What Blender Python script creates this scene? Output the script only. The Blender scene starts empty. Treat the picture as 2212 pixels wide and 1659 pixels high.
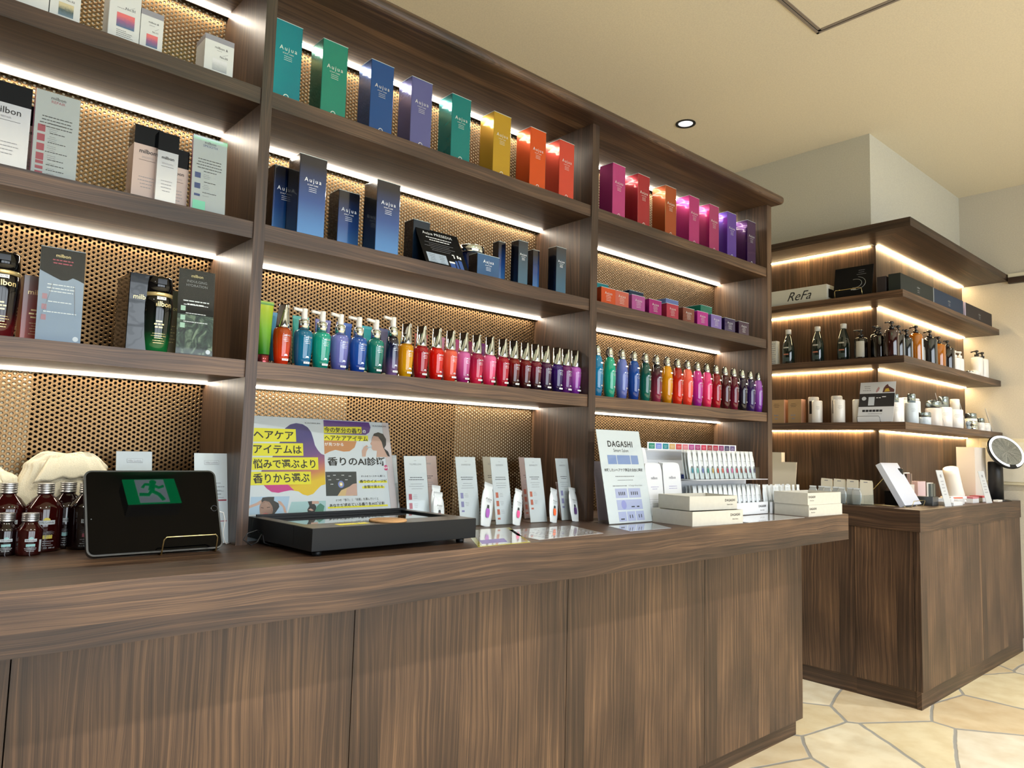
import bpy, bmesh, math, random
import numpy as np
from mathutils import Vector, Matrix
random.seed(7)
SC = bpy.context.scene
COL = SC.collection

# ------------------------------------------------------------------ camera
CW, CH, CF = 2212, 1659, 1578.1
CAMP = Vector((-0.7404, -1.7965, 1.2199))
YAW, PITCH, ROLL = 0.72857, 0.08759, 0.02633
_f = Vector((math.sin(YAW)*math.cos(PITCH), math.cos(YAW)*math.cos(PITCH), math.sin(PITCH)))
_r = Vector((math.cos(YAW), -math.sin(YAW), 0)); _u = _r.cross(_f)
CR = math.cos(ROLL)*_r + math.sin(ROLL)*_u
CU = -math.sin(ROLL)*_r + math.cos(ROLL)*_u
cam = bpy.data.objects.new('camera', bpy.data.cameras.new('camera'))
COL.objects.link(cam); SC.camera = cam
cam.data.sensor_width = 36; cam.data.lens = CF/CW*36; cam.data.clip_start = .02; cam.data.clip_end = 60
M = Matrix((CR, CU, -_f)).transposed().to_4x4(); M.translation = CAMP
cam.matrix_world = M

def at(u, v, ax, val):
    """the point of the plane ax = val seen at photo pixel (u, v)"""
    d = _f + CR*((u-CW/2)/CF) + CU*((CH/2-v)/CF)
    i = 'xyz'.index(ax)
    return CAMP + d*((val-CAMP[i])/d[i])

# ------------------------------------------------------------------ world, lights, exposure
SC.view_settings.view_transform = 'Standard'; SC.view_settings.look = 'None'
SC.view_settings.exposure = 0.06; SC.view_settings.gamma = 1.0
SC.view_settings.use_curve_mapping = False
wd = bpy.data.worlds.new('world'); SC.world = wd; wd.use_nodes = True
wd.node_tree.nodes['Background'].inputs[0].default_value = (.86, .93, 1, 1)
wd.node_tree.nodes['Background'].inputs[1].default_value = 3.0
cy = SC.cycles
cy.max_bounces = 7; cy.diffuse_bounces = 3; cy.glossy_bounces = 4; cy.transmission_bounces = 4
cy.transparent_max_bounces = 16; cy.caustics_reflective = False; cy.caustics_refractive = False
cy.sample_clamp_indirect = 4; cy.use_denoising = True; cy.use_adaptive_sampling = True
cy.adaptive_threshold = .02
try: cy.denoiser = 'OPENIMAGEDENOISE'
except Exception: pass
CEIL = 3.08; CT = 0.965
def area(name, loc, size, power, color, rot=(0, 0, 0), spread=2.6, size_y=None, shape='DISK'):
    l = bpy.data.lights.new(name, 'AREA'); l.energy = power; l.color = color; l.size = size
    l.shape = shape; l.spread = spread
    if size_y: l.size_y = size_y
    o = bpy.data.objects.new(name, l); COL.objects.link(o); o.location = loc; o.rotation_euler = rot
    return o
LAMPS = [(-1.9, -2.0), (-.3, -2.0), (1.3, -2.0), (2.9, -2.0), (4.2, -1.7), (-1.9, -3.8), (-.3, -3.8), (1.3, -3.8), (2.9, -3.8), (4.3, -3.8), (-.6, 1.7), (1.0, 1.7), (2.5, 2.1)]
for x, y in LAMPS:
    area('downlight_beam', (x, y, CEIL-.012), .11, 27, (1, .985, .96), spread=2.2)
area('window_daylight', (1.0, -5.3, 1.6), 5.6, 105, (.84, .92, 1), (math.pi/2, 0, 0), 2.9, 2.2, 'RECTANGLE')

# ------------------------------------------------------------------ materials
MATS = {}
def dim(m, s=.28): m.node_tree.nodes['Principled BSDF'].inputs['Specular IOR Level'].default_value = s; return m
def newmat(name):
    m = bpy.data.materials.new(name); m.use_nodes = True
    return m, m.node_tree.nodes, m.node_tree.links, m.node_tree.nodes['Principled BSDF']
def srgb(h):
    if isinstance(h, str):
        h = h.lstrip('#'); c = [int(h[i:i+2], 16)/255 for i in (0, 2, 4)]
    else: c = h
    return tuple(((x+.055)/1.055)**2.4 if x > .04045 else x/12.92 for x in c)+(1,)
def mat(name, color, rough=.5, metal=0., coat=0., trans=0., emis=0., alpha=1., noise=0.):
    if name in MATS: return MATS[name]
    m, n, l, b = newmat(name)
    c = srgb(color); b.inputs['Base Color'].default_value = c
    b.inputs['Roughness'].default_value = rough; b.inputs['Metallic'].default_value = metal
    b.inputs['Coat Weight'].default_value = coat; b.inputs['Coat Roughness'].default_value = .04
    b.inputs['Transmission Weight'].default_value = trans; b.inputs['Alpha'].default_value = alpha
    if emis: b.inputs['Emission Color'].default_value = c; b.inputs['Emission Strength'].default_value = emis
    if noise:
        tc = n.new('ShaderNodeTexCoord'); t = n.new('ShaderNodeTexNoise'); t.inputs['Scale'].default_value = 60
        mx = n.new('ShaderNodeMixRGB'); mx.blend_type = 'MULTIPLY'; mx.inputs[0].default_value = noise
        mx.inputs[1].default_value = c
        l.new(tc.outputs['Object'], t.inputs['Vector']); l.new(t.outputs['Fac'], mx.inputs[2]); l.new(mx.outputs[0], b.inputs['Base Color'])
    MATS[name] = m
    return m
def math_node(n, op, a=None, b=None):
    x = n.new('ShaderNodeMath'); x.operation = op
    if isinstance(a, (int, float)): x.inputs[0].default_value = a
    if isinstance(b, (int, float)): x.inputs[1].default_value = b
    return x
def wood(name, grain, lo='#1b120d', mid='#473427', hi='#86674b', rough=.42, plank=10.):
    """walnut veneer laid in strips; grain = axis it runs along"""
    if name in MATS: return MATS[name]
    m, n, l, b = newmat(name)
    tc = n.new('ShaderNodeTexCoord'); sp = n.new('ShaderNodeSeparateXYZ'); l.new(tc.outputs['Object'], sp.inputs[0])
    i, j, k = {'z': (0, 1, 2), 'x': (1, 2, 0), 'y': (0, 2, 1)}[grain]
    s = math_node(n, 'ADD'); l.new(sp.outputs[i], s.inputs[0]); l.new(sp.outputs[j], s.inputs[1])
    u, v = s.outputs[0], sp.outputs[k]
    # strips
    vo = n.new('ShaderNodeTexVoronoi'); vo.voronoi_dimensions = '1D'; vo.inputs['Scale'].default_value = plank
    l.new(u, vo.inputs['W'])
    cs = n.new('ShaderNodeSeparateColor'); l.new(vo.outputs['Color'], cs.inputs[0])
    off = math_node(n, 'MULTIPLY', None, 7.); l.new(cs.outputs[0], off.inputs[0])
    v2 = math_node(n, 'ADD'); l.new(v, v2.inputs[0]); l.new(off.outputs[0], v2.inputs[1])
    def noise(su, sv, det, rgh=.55, uu=None):
        c = n.new('ShaderNodeCombineXYZ')
        a = math_node(n, 'MULTIPLY', None, su); l.new(uu or u, a.inputs[0]); l.new(a.outputs[0], c.inputs[0])
        a2 = math_node(n, 'MULTIPLY', None, sv); l.new(v2.outputs[0], a2.inputs[0]); l.new(a2.outputs[0], c.inputs[1])
        l.new(off.outputs[0], c.inputs[2])
        t = n.new('ShaderNodeTexNoise'); t.inputs['Scale'].default_value = 1; t.inputs['Detail'].default_value = det
        t.inputs['Roughness'].default_value = rgh
        l.new(c.outputs[0], t.inputs['Vector']); return t.outputs['Fac']
    warp = noise(5, 1.3, 2)
    w1 = math_node(n, 'MULTIPLY', None, .075); l.new(warp, w1.inputs[0])
    uu = math_node(n, 'ADD'); l.new(u, uu.inputs[0]); l.new(w1.outputs[0], uu.inputs[1])
    band = noise(105, .5, 4, .65, uu.outputs[0])
    fib = noise(560, 5., 3, .6, uu.outputs[0])
    blot = noise(4, 2.2, 2)
    acc = None
    for src, wgt in ((band, .62), (fib, .42), (blot, .42), (cs.outputs[1], .20)):
        q = math_node(n, 'MULTIPLY_ADD', None, wgt); l.new(src, q.inputs[0])
        if acc is None: q.inputs[2].default_value = -.33
        else: l.new(acc, q.inputs[2])
        acc = q.outputs[0]
    r = n.new('ShaderNodeValToRGB'); e = r.color_ramp
    e.elements[0].position = .27; e.elements[0].color = srgb(lo)
    e.elements[1].position = .78; e.elements[1].color = srgb(hi)
    x = e.elements.new(.49); x.color = srgb(mid)
    l.new(acc, r.inputs[0]); l.new(r.outputs[0], b.inputs['Base Color'])
    b.inputs['Roughness'].default_value = rough
    bp = n.new('ShaderNodeBump'); bp.inputs['Strength'].default_value = .12; bp.inputs['Distance'].default_value = .001
    l.new(fib, bp.inputs['Height']); l.new(bp.outputs[0], b.inputs['Normal'])
    MATS[name] = m
    return m
WX, WY, WZ = wood('walnut_grain_x', 'x'), wood('walnut_grain_y', 'y'), wood('walnut_grain_z', 'z')

def plaster(name, color, bump=.25, scale=140):
    m, n, l, b = newmat(name); b.inputs['Roughness'].default_value = .85
    tc = n.new('ShaderNodeTexCoord'); t = n.new('ShaderNodeTexNoise'); t.inputs['Scale'].default_value = scale; t.inputs['Detail'].default_value = 3
    l.new(tc.outputs['Object'], t.inputs['Vector'])
    r = n.new('ShaderNodeValToRGB'); c = srgb(color)
    r.color_ramp.elements[0].position = .3; r.color_ramp.elements[0].color = tuple(x*.9 for x in c[:3])+(1,)
    r.color_ramp.elements[1].position = .7; r.color_ramp.elements[1].color = c
    l.new(t.outputs['Fac'], r.inputs[0]); l.new(r.outputs[0], b.inputs['Base Color'])
    bp = n.new('ShaderNodeBump'); bp.inputs['Strength'].default_value = bump; bp.inputs['Distance'].default_value = .002
    l.new(t.outputs['Fac'], bp.inputs['Height']); l.new(bp.outputs[0], b.inputs['Normal'])
    MATS[name] = m; return m
M_CEIL = plaster('wallpaper_ceiling', '#e6dcc4'); M_WALL = plaster('wallpaper_wall', '#ccc5b4'); M_PILLAR = plaster('wallpaper_column', '#cbc8b8')

def stone():
    m, n, l, b = newmat('flagstone')
    tc = n.new('ShaderNodeTexCoord'); mp = n.new('ShaderNodeMapping'); l.new(tc.outputs['Object'], mp.inputs[0])
    mp.inputs['Rotation'].default_value = (0, 0, .5); mp.inputs['Scale'].default_value = (1.9, 2.7, 1)
    ns = n.new('ShaderNodeTexNoise'); ns.inputs['Scale'].default_value = 5; ns.inputs['Detail'].default_value = 3
    l.new(tc.outputs['Object'], ns.inputs['Vector'])
    mv = n.new('ShaderNodeMixRGB'); mv.blend_type = 'LINEAR_LIGHT'; mv.inputs[0].default_value = .035
    l.new(mp.outputs[0], mv.inputs[1]); l.new(ns.outputs['Color'], mv.inputs[2])
    ve = n.new('ShaderNodeTexVoronoi'); ve.feature = 'DISTANCE_TO_EDGE'; ve.voronoi_dimensions = '2D'; ve.inputs['Scale'].default_value = 1
    vc = n.new('ShaderNodeTexVoronoi'); vc.voronoi_dimensions = '2D'; vc.inputs['Scale'].default_value = 1
    for x in (ve, vc): x.inputs['Randomness'].default_value = 1; l.new(mv.outputs[0], x.inputs['Vector'])
    cs = n.new('ShaderNodeSeparateColor'); l.new(vc.outputs['Color'], cs.inputs[0])
    r = n.new('ShaderNodeValToRGB'); e = r.color_ramp
    e.elements[0].position = 0; e.elements[0].color = srgb('#c9b684'); e.elements[1].position = 1; e.elements[1].color = srgb('#c2bbad')
    for p, c in ((.3, '#cbbf9c'), (.55, '#bfab88'), (.75, '#cfc5a8')): x = e.elements.new(p); x.color = srgb(c)
    l.new(cs.outputs[0], r.inputs[0])
    n2 = n.new('ShaderNodeTexNoise'); n2.inputs['Scale'].default_value = 9; n2.inputs['Detail'].default_value = 6; l.new(tc.outputs['Object'], n2.inputs['Vector'])
    r2 = n.new('ShaderNodeValToRGB'); r2.color_ramp.elements[0].position = .35; r2.color_ramp.elements[0].color = (.78, .7, .6, 1); r2.color_ramp.elements[1].position = .62; r2.color_ramp.elements[1].color = (1, 1, 1, 1)
    l.new(n2.outputs['Fac'], r2.inputs[0])
    mm = n.new('ShaderNodeMixRGB'); mm.blend_type = 'MULTIPLY'; mm.inputs[0].default_value = .6; l.new(r.outputs[0], mm.inputs[1]); l.new(r2.outputs[0], mm.inputs[2])
    g = n.new('ShaderNodeValToRGB'); g.color_ramp.elements[0].position = .014; g.color_ramp.elements[1].position = .022
    l.new(ve.outputs['Distance'], g.inputs[0])
    mg = n.new('ShaderNodeMixRGB'); mg.inputs[1].default_value = srgb('#8c8a82'); l.new(g.outputs[0], mg.inputs[0]); l.new(mm.outputs[0], mg.inputs[2])
    l.new(mg.outputs[0], b.inputs['Base Color']); b.inputs['Roughness'].default_value = .55
    ad = math_node(n, 'MULTIPLY_ADD', None, .25); l.new(n2.outputs['Fac'], ad.inputs[0]); l.new(g.outputs[0], ad.inputs[2])
    bp = n.new('ShaderNodeBump'); bp.inputs['Strength'].default_value = .5; bp.inputs['Distance'].default_value = .004
    l.new(ad.outputs[0], bp.inputs['Height']); l.new(bp.outputs[0], b.inputs['Normal'])
    return m
M_FLOOR = stone()

def perforated():
    """satin bronze sheet with staggered round holes right through it"""
    m, n, l, b = newmat('perforated_bronze')
    b.inputs['Base Color'].default_value = srgb('#7d6344'); b.inputs['Metallic'].default_value = .95; b.inputs['Roughness'].default_value = .40
    tc = n.new('ShaderNodeTexCoord'); sp = n.new('ShaderNodeSeparateXYZ'); l.new(tc.outputs['Object'], sp.inputs[0])
    A, B = .0208, .012
    def lat(o):
        c = n.new('ShaderNodeCombineXYZ')
        for k, (ax, s) in enumerate(((0, A), (2, B))):
            q = math_node(n, 'MULTIPLY_ADD', None, 1/s); q.inputs[2].default_value = 100+o; l.new(sp.outputs[ax], q.inputs[0])
            fr = math_node(n, 'FRACT'); l.new(q.outputs[0], fr.inputs[0])
            sb = math_node(n, 'MULTIPLY_ADD', None, s); sb.inputs[2].default_value = -s/2; l.new(fr.outputs[0], sb.inputs[0])
            l.new(sb.outputs[0], c.inputs[k])
        ln = n.new('ShaderNodeVectorMath'); ln.operation = 'LENGTH'; l.new(c.outputs[0], ln.inputs[0]); return ln.outputs['Value']
    mn = math_node(n, 'MINIMUM'); l.new(lat(0), mn.inputs[0]); l.new(lat(.5), mn.inputs[1])
    gt = math_node(n, 'GREATER_THAN', None, .0032); l.new(mn.outputs[0], gt.inputs[0])
    rim = n.new('ShaderNodeMapRange'); rim.inputs['From Min'].default_value = .0031; rim.inputs['From Max'].default_value = .0042
    l.new(mn.outputs[0], rim.inputs['Value'])
    bp = n.new('ShaderNodeBump'); bp.inputs['Strength'].default_value = 1; bp.inputs['Distance'].default_value = .0008
    l.new(rim.outputs[0], bp.inputs['Height']); l.new(bp.outputs[0], b.inputs['Normal'])
    tr = n.new('ShaderNodeBsdfTransparent'); mx = n.new('ShaderNodeMixShader')
    l.new(gt.outputs[0], mx.inputs[0]); l.new(tr.outputs[0], mx.inputs[1]); l.new(b.outputs[0], mx.inputs[2])
    l.new(mx.outputs[0], n['Material Output'].inputs[0])
    return m
M_PERF = perforated()
M_LED = mat('led_diffuser', '#fff1dc', emis=38); M_LEDW = mat('warm_led_diffuser', '#ffdfa8', emis=70)
M_ALU = mat('dark_aluminium', '#3a3530', .45, .7)
M_CREAM = mat('cream_backing', '#efe2c0', .8); M_DARKB = mat('dark_backing', '#15110f', .9)
M_BLACK = mat('black_gap', '#0b0908', .8)

# ------------------------------------------------------------------ mesh builder
class MB:
    def __init__(s): s.v = []; s.f = []; s.m = []; s.s = []
    def add(s, vs, fs, m=0, smooth=False):
        o = len(s.v); s.v += [tuple(x) for x in vs]
        for f in fs: s.f.append([o+i for i in f]); s.m.append(m); s.s.append(smooth)
        return s
    def box(s, x0, x1, y0, y1, z0, z1, m=0):
        v = [(x, y, z) for z in (z0, z1) for y in (y0, y1) for x in (x0, x1)]
        return s.add(v, [(0, 2, 3, 1), (4, 5, 7, 6), (0, 1, 5, 4), (2, 6, 7, 3), (0, 4, 6, 2), (1, 3, 7, 5)], m)
    def quad(s, a, b, c, d, m=0): return s.add([a, b, c, d], [(0, 1, 2, 3)], m)
    def poly(s, pts, m=0): return s.add(pts, [tuple(range(len(pts)))], m)
    def prism(s, pts, a, b, axis='z', m=0, smooth=False):
        """outline pts (2D) swept from a to b along axis"""
        def P(p, t): return {'z': (p[0], p[1], t), 'y': (p[0], t, p[1]), 'x': (t, p[0], p[1])}[axis]
        n = len(pts); v = [P(p, a) for p in pts]+[P(p, b) for p in pts]
        s.add(v, [(i, (i+1) % n, n+(i+1) % n, n+i) for i in range(n)], m, smooth)
        return s.add(v, [tuple(range(n))[::-1], tuple(range(n, 2*n))], m)
    def lathe(s, prof, seg=24, c=(0, 0, 0), m=0, sx=1., sy=1., smooth=True, mats=None):
        n = len(prof); v = []
        for r, z in prof:
            for k in range(seg):
                a = 2*math.pi*k/seg; v.append((c[0]+r*math.cos(a)*sx, c[1]+r*math.sin(a)*sy, c[2]+z))
        o = len(s.v); s.v += v
        for i in range(n-1):
            for k in range(seg):
                k2 = (k+1) % seg
                s.f.append([o+i*seg+k, o+i*seg+k2, o+(i+1)*seg+k2, o+(i+1)*seg+k]); s.m.append(mats[i] if mats else m); s.s.append(smooth)
        if prof[0][0] > 1e-6: s.f.append([o+k for k in range(seg)][::-1]); s.m.append(mats[0] if mats else m); s.s.append(False)
        if prof[-1][0] > 1e-6: s.f.append([o+(n-1)*seg+k for k in range(seg)]); s.m.append(mats[-1] if mats else m); s.s.append(False)
        return s
    def tube(s, pts, r, seg=8, m=0, closed=False):
        pts = [Vector(p) for p in pts]; n = len(pts); rings = []
        prev = None
        for i, p in enumerate(pts):
            a = pts[i-1] if i else (pts[-1] if closed else p); b = pts[i+1] if i < n-1 else (pts[0] if closed else p)
            t = (b-a).normalized()
            if prev is None:
                q = Vector((0, 0, 1)) if abs(t.z) < .9 else Vector((1, 0, 0)); e = t.cross(q).normalized()
            else: e = (prev - t*prev.dot(t)).normalized()
            prev = e; g = t.cross(e)
            rings.append([p+(e*math.cos(2*math.pi*k/seg)+g*math.sin(2*math.pi*k/seg))*r for k in range(seg)])
        fs = []
        for i in range(n if closed else n-1):
            j = (i+1) % n
            for k in range(seg):
                fs.append((i*seg+k, i*seg+(k+1) % seg, j*seg+(k+1) % seg, j*seg+k))
        if not closed: fs += [tuple(range(seg))[::-1], tuple((n-1)*seg+k for k in range(seg))]
        return s.add([q for R in rings for q in R], fs, m, True)
    def build(s, name, mats, parent=None, loc=None, rot=None):
        me = bpy.data.meshes.new(name); me.from_pydata(s.v, [], s.f)
        if not isinstance(mats, (list, tuple)): mats = [mats]
        for q in mats: me.materials.append(q)
        me.polygons.foreach_set('material_index', s.m); me.polygons.foreach_set('use_smooth', s.s)
        me.update()
        bm = bmesh.new(); bm.from_mesh(me); bmesh.ops.recalc_face_normals(bm, faces=bm.faces); bm.to_mesh(me); bm.free()
        return put(name, me, parent, loc, rot)
def put(name, me, parent=None, loc=None, rot=None):
    o = bpy.data.objects.new(name, me); COL.objects.link(o)
    if parent: o.parent = parent
    if loc is not None: o.location = loc
    if rot is not None: o.rotation_euler = rot
    return o
def empty(name, loc=(0, 0, 0), rot=(0, 0, 0), parent=None):
    o = bpy.data.objects.new(name, None); COL.objects.link(o); o.location = loc; o.rotation_euler = rot
    o.empty_display_size = .02
    if parent: o.parent = parent
    return o
def tag(o, label=None, cat=None, group=None, kind=None):
    for k, v in (('label', label), ('category', cat), ('group', group), ('kind', kind)):
        if v: o[k] = v
    return o
def struct(name, mb, m): return tag(mb.build(name, m), kind='structure')
def bevel(o, w=.002, seg=2):
    md = o.modifiers.new('bevel', 'BEVEL'); md.width = w; md.segments = seg; md.limit_method = 'ANGLE'; return o
def copy_tree(o, parent=None):
    c = o.copy(); COL.objects.link(c)
    if parent: c.parent = parent
    for ch in list(o.children): copy_tree(ch, c)
    return c

# ------------------------------------------------------------------ the room
X0, X1, Y0, Y1 = -3.2, 4.986, -5.4, 3.4
struct('floor', MB().box(X0, X1, Y0, Y1, -.1, 0), M_FLOOR)
struct('ceiling', MB().box(X0, X1, Y0, Y1, CEIL, CEIL+.1), M_CEIL)
struct('wall_east', MB().box(X1, X1+.12, Y0, Y1, 0, CEIL), M_WALL)
M_DARKW = plaster('dark_wallpaper', '#54483c')
struct('wall_west', MB().box(X0-.12, X0, Y0, Y1, 0, CEIL), M_DARKW)
struct('wall_north', MB().box(X0, X1, Y1, Y1+.12, 0, CEIL), M_WALL)
wf = MB(); wf.box(X0, X1, Y0-.12, Y0, 0, .45).box(X0, X1, Y0-.12, Y0, 2.65, CEIL)
for a, b in ((X0, -1.9), (-.15, .15), (1.95, 2.25), (4.05, X1)): wf.box(a, b, Y0-.12, Y0, .45, 2.65)
struct('wall_south', wf, M_DARKW)
for i, (a, b) in enumerate(((-1.9, -.15), (.15, 1.95), (2.25, 4.05))):
    w = MB().box(a, b, Y0-.08, Y0-.04, .45, .5).box(a, b, Y0-.08, Y0-.04, 2.6, 2.65).box(a, a+.05, Y0-.08, Y0-.04, .5, 2.6).box(b-.05, b, Y0-.08, Y0-.04, .5, 2.6).box((a+b)/2-.03, (a+b)/2+.03, Y0-.08, Y0-.04, .5, 2.6)
    struct('window_%d' % (i+1), w, mat('window_frame', '#4c4a48', .4, .5))
# column: the shaft behind the corner unit and the wider casing above it
struct('wall_column', MB().box(3.532, X1, -.104, Y1, 0, 2.43).box(3.4717, X1, -.1112, Y1, 2.43, CEIL), M_PILLAR)
# ceiling access hatch, downlights
struct('trim_1', MB().box(X1-.03, X1, Y0, -.40, 2.412, 2.452), wood('walnut_dark_y', 'y', '#1c120d', '#2f2019', '#3c2a20'))
struct('trim_2', MB().box(X1-.02, X1, Y0, -.40, 2.452, 2.478), mat('cream_trim', '#e4dcc2', .5))
hx, hy = 2.2844, -.3708
ht = empty('ceiling_hatch', (hx, hy, CEIL)); tag(ht, 'square access hatch with thin metal frame set in the beige ceiling', 'hatch')
W_ = .62
f = MB()
for k, (o1, z) in enumerate(((0, .004), (.016, .003))):
    a, b = o1, o1+.012
    f.box(-W_+a, -a, -b, -a, -z, 0).box(-W_+a, -a, -W_+a, -W_+b, -z, 0).box(-b, -a, -W_+a, -a, -z, 0).box(-W_+a, -W_+b, -W_+a, -a, -z, 0)
f.build('hatch_frame', mat('hatch_metal', '#9a8f84', .4, .3), ht)
g = MB(); g.box(-W_+.012, -.012, -.016, -.012, -.0015, 0).box(-.016, -.012, -W_+.012, -.012, -.0015, 0).box(-W_+.012, -.012, -W_+.012, -W_+.016, -.0015, 0).box(-W_+.012, -W_+.016, -W_+.012, -.012, -.0015, 0)
g.build('shadow_gap', M_BLACK, ht)
def downlight(x, y, lit):
    t = empty('downlight', (x, y, CEIL))
    MB().lathe([(.056, 0), (.056, -.004), (.044, -.004), (.041, .0)], 32).build('trim_ring', mat('downlight_ring', '#0c0b0a', .4), t)
    MB().lathe([(.041, -.001), (0, -.002)], 32).build('lamp', mat('downlight_glow' if lit else 'downlight_lens', '#fff4e4' if lit else '#f4f6f8', .2, emis=12 if lit else .9), t)
    return t
tag(downlight(2.6275, .557, False), 'small round recessed downlight with black ring in the ceiling', 'ceiling light')
# ------------------------------------------------------------------ main shelving wall
Z = [None, 1.1663+CT, .8117+CT, .4569+CT]      # shelf tops
TS = .0433; ZCR = 1.4833+CT; YB = .2961
UP = [(-1.2755, -1.238), (-.0291, 0.), (1.2384, 1.2755), (2.5156, 2.5564)]
BAYS = [(-1.238, -.0291), (0., 1.2384), (1.2755, 2.5156)]
shelf_unit = empty('display_shelving', (0, 0, CT)); tag(shelf_unit, 'long walnut wall shelving with three lit bays and perforated bronze back', 'shelving')
def P(mb, name, m, parent=shelf_unit, org=(0, 0, CT)):
    """part whose vertices are written in world metres"""
    mb.v = [(x-org[0], y-org[1], z-org[2]) for x, y, z in mb.v]
    return mb.build(name, m, parent)
def thing(name, mb, m, label, cat, group=None, org=(0, 0, 0)):
    mb.v = [(x-org[0], y-org[1], z-org[2]) for x, y, z in mb.v]
    return tag(mb.build(name, m, None, org), label, cat, group)
for a, b in UP: P(MB().box(a, b, 0, .33, CT, ZCR), 'upright', WZ)
LED = []
for bi, (a, b) in enumerate(BAYS):
    for k in (1, 2, 3):
        P(MB().box(a, b, .0045, .2955, Z[k]-TS, Z[k]), 'shelf', WX)
    tops = [ZCR, Z[1]-TS, Z[2]-TS, Z[3]-TS]; bots = [Z[1], Z[2], Z[3], CT]
    for k in range(4):
        P(MB().box(a, b, YB, YB+.0015, bots[k], tops[k]), 'back_panel', M_PERF)
        P(MB().box(a, b, .262, .276, tops[k]-.005, tops[k]), 'light_strip', M_LED)
        P(MB().box(a, b, .2765, .2805, tops[k]-.0065, tops[k]), 'light_housing', M_ALU)
    # boards fixed behind the perforated sheet
    pl = {0: [(a, b, 2, 0), (a, -.43, 3, 0)], 1: [(a, b, 0, 0), (.06, .42, 3, 0), (.86, b, 3, 0)], 2: [(a, b, 0, 0)]}[bi]
    P(MB().box(a, b, YB+.003, YB+.012, Z[2], ZCR), 'backing_board', M_CREAM)
    P(MB().box(a, b, YB+.024, YB+.03, CT, Z[2]-.0), 'backing_board', M_DARKB)
    for x0, x1, r, _ in pl:
        if r == 3: P(MB().box(x0, x1, YB+.003, YB+.010, CT+.001, Z[3]-TS, ), 'backing_board', M_CREAM)
# cornice with rounded front and end
yc, xe, r = -.0638, 2.578, .019
prof = [(.34, ZCR+.0001), (yc+r, ZCR+.0001)]+[(yc+r-r*math.sin(t), ZCR+r-r*math.cos(t)) for t in [math.pi*i/10 for i in range(1, 10)]]+[(yc+r, ZCR+2*r), (.34, ZCR+2*r)]
bevel(P(MB().box(-1.30, xe, yc, .34, ZCR+.0001, ZCR+.042), 'cornice', WX), .0195, 5)

# worktop and base cabinets
ct = MB().box(-1.5, 2.6094, -.336, .335, CT-.1116, CT)
thing('worktop', ct, WX, 'thick walnut counter top running under the lit shelving', 'counter', org=(0, 0, CT))
cx = [-1.4, -.5, .2003, .9508, 1.7, 2.4645]
who = ['at the very end beside the tablet', 'below the tablet and amber bottles', 'below the black scent device', 'below the laminated price sheets', 'at the end by the stone floor']
for i in range(5):
    a, b = cx[i]+.0012, cx[i+1]-.0012
    t = empty('base_cabinet', (a, -.1889, 0)); tag(t, 'walnut base cabinet '+who[i], 'cabinet', 'base cabinets under the long counter')
    o = (a, -.1889, 0)
    P(MB().box(a, b, -.1889, -.171, .069, CT-.1116), 'door', WZ, t, o)
    P(MB().box(a, b, -.1705, .335, .069, CT-.1116), 'carcass', WZ, t, o)
    P(MB().box(a, b-(.025 if i == 4 else 0), -.1694, .33, 0, .069), 'plinth', WX, t, o)

# ------------------------------------------------------------------ corner unit
FX, FY, FZ = 3.3046, -.3335, [None, 1.1439+CT, .7937+CT, .4448+CT]
PX, PY, YE = 3.5178, -.1163, 1.9
fu = empty('corner_shelving', (PX, PY, CT)); tag(fu, 'walnut corner shelving with warm lit shelves wrapping round the column', 'shelving'); fo = (PX, PY, CT)
P(MB().box(PX, PX+.012, PY, YE, CT, 1.4653+CT), 'back_panel', WZ, fu, fo)
P(MB().box(PX+.012, X1, PY, PY+.011, CT, 1.4653+CT), 'back_panel', WZ, fu, fo)
def ell(mb, x, y, z0, z1, ymax=YE):
    mb.prism([(x, y), (X1, y), (X1, PY), (PX, PY)], z0, z1, 'z', 0)
    return mb.prism([(x, y), (PX, PY), (PX, ymax), (x, ymax)], z0, z1, 'z', 1)
WXY = wood('walnut_shelf', 'x')
for k in (1, 2, 3): P(ell(MB(), FX, FY, FZ[k]-.0381, FZ[k]), 'shelf', [WX, WY], fu, fo)
P(ell(MB(), 3.2604, -.393, 1.4653+CT, 1.4653+.0465+CT), 'cornice', [WX, WY], fu, fo)
for z in (1.4653+CT, FZ[1]-.0381, FZ[2]-.0381, FZ[3]-.0381):
    P(MB().box(PX-.015, PX-.003, PY+.03, YE, z-.004, z), 'light_strip', M_LEDW, fu, fo)
    P(MB().box(PX+.01, X1-.02, PY-.015, PY-.003, z-.004, z), 'light_strip', M_LEDW, fu, fo)
KX, KY = 3.2195, -.4224
thing('worktop', MB().prism([(KX, KY), (X1, KY), (X1, PY+.01), (PX+.011, PY+.01)], CT-.1074, CT, 'z').prism([(KX, KY), (PX+.011, PY+.01), (PX+.011, YE), (KX, YE)], CT-.1074, CT, 'z', 1), [WX, WY], 'walnut L shaped worktop of the corner unit', 'counter', org=(KX, KY, CT))
def fcab(name, a, b, y0, y1, side, label):
    t = empty(name, (a, y0, 0)); tag(t, label, 'cabinet', 'base cabinets of the corner unit'); o = (a, y0, 0)
    if side == 'w':
        P(MB().box(a, a+.018, y0+.001, y1-.001, .085, CT-.1074), 'door', WZ, t, o)
        P(MB().box(a+.0185, b, y0+.001, y1-.001, .085, CT-.1074), 'carcass', WZ, t, o)
        P(MB().box(a+.006, b, y0, y1, 0, .085), 'plinth', WY, t, o)
    else:
        P(MB().box(a+.001, b-.001, y0, y0+.018, .085, CT-.1074), 'door', WZ, t, o)
        P(MB().box(a+.001, b-.001, y0+.0185, y1, .085, CT-.1074), 'carcass', WZ, t, o)
        P(MB().box(a, b, y0+.006, y1, 0, .085), 'plinth', WX, t, o)
CXF, CYF = KX+.006, KY+.006
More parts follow.
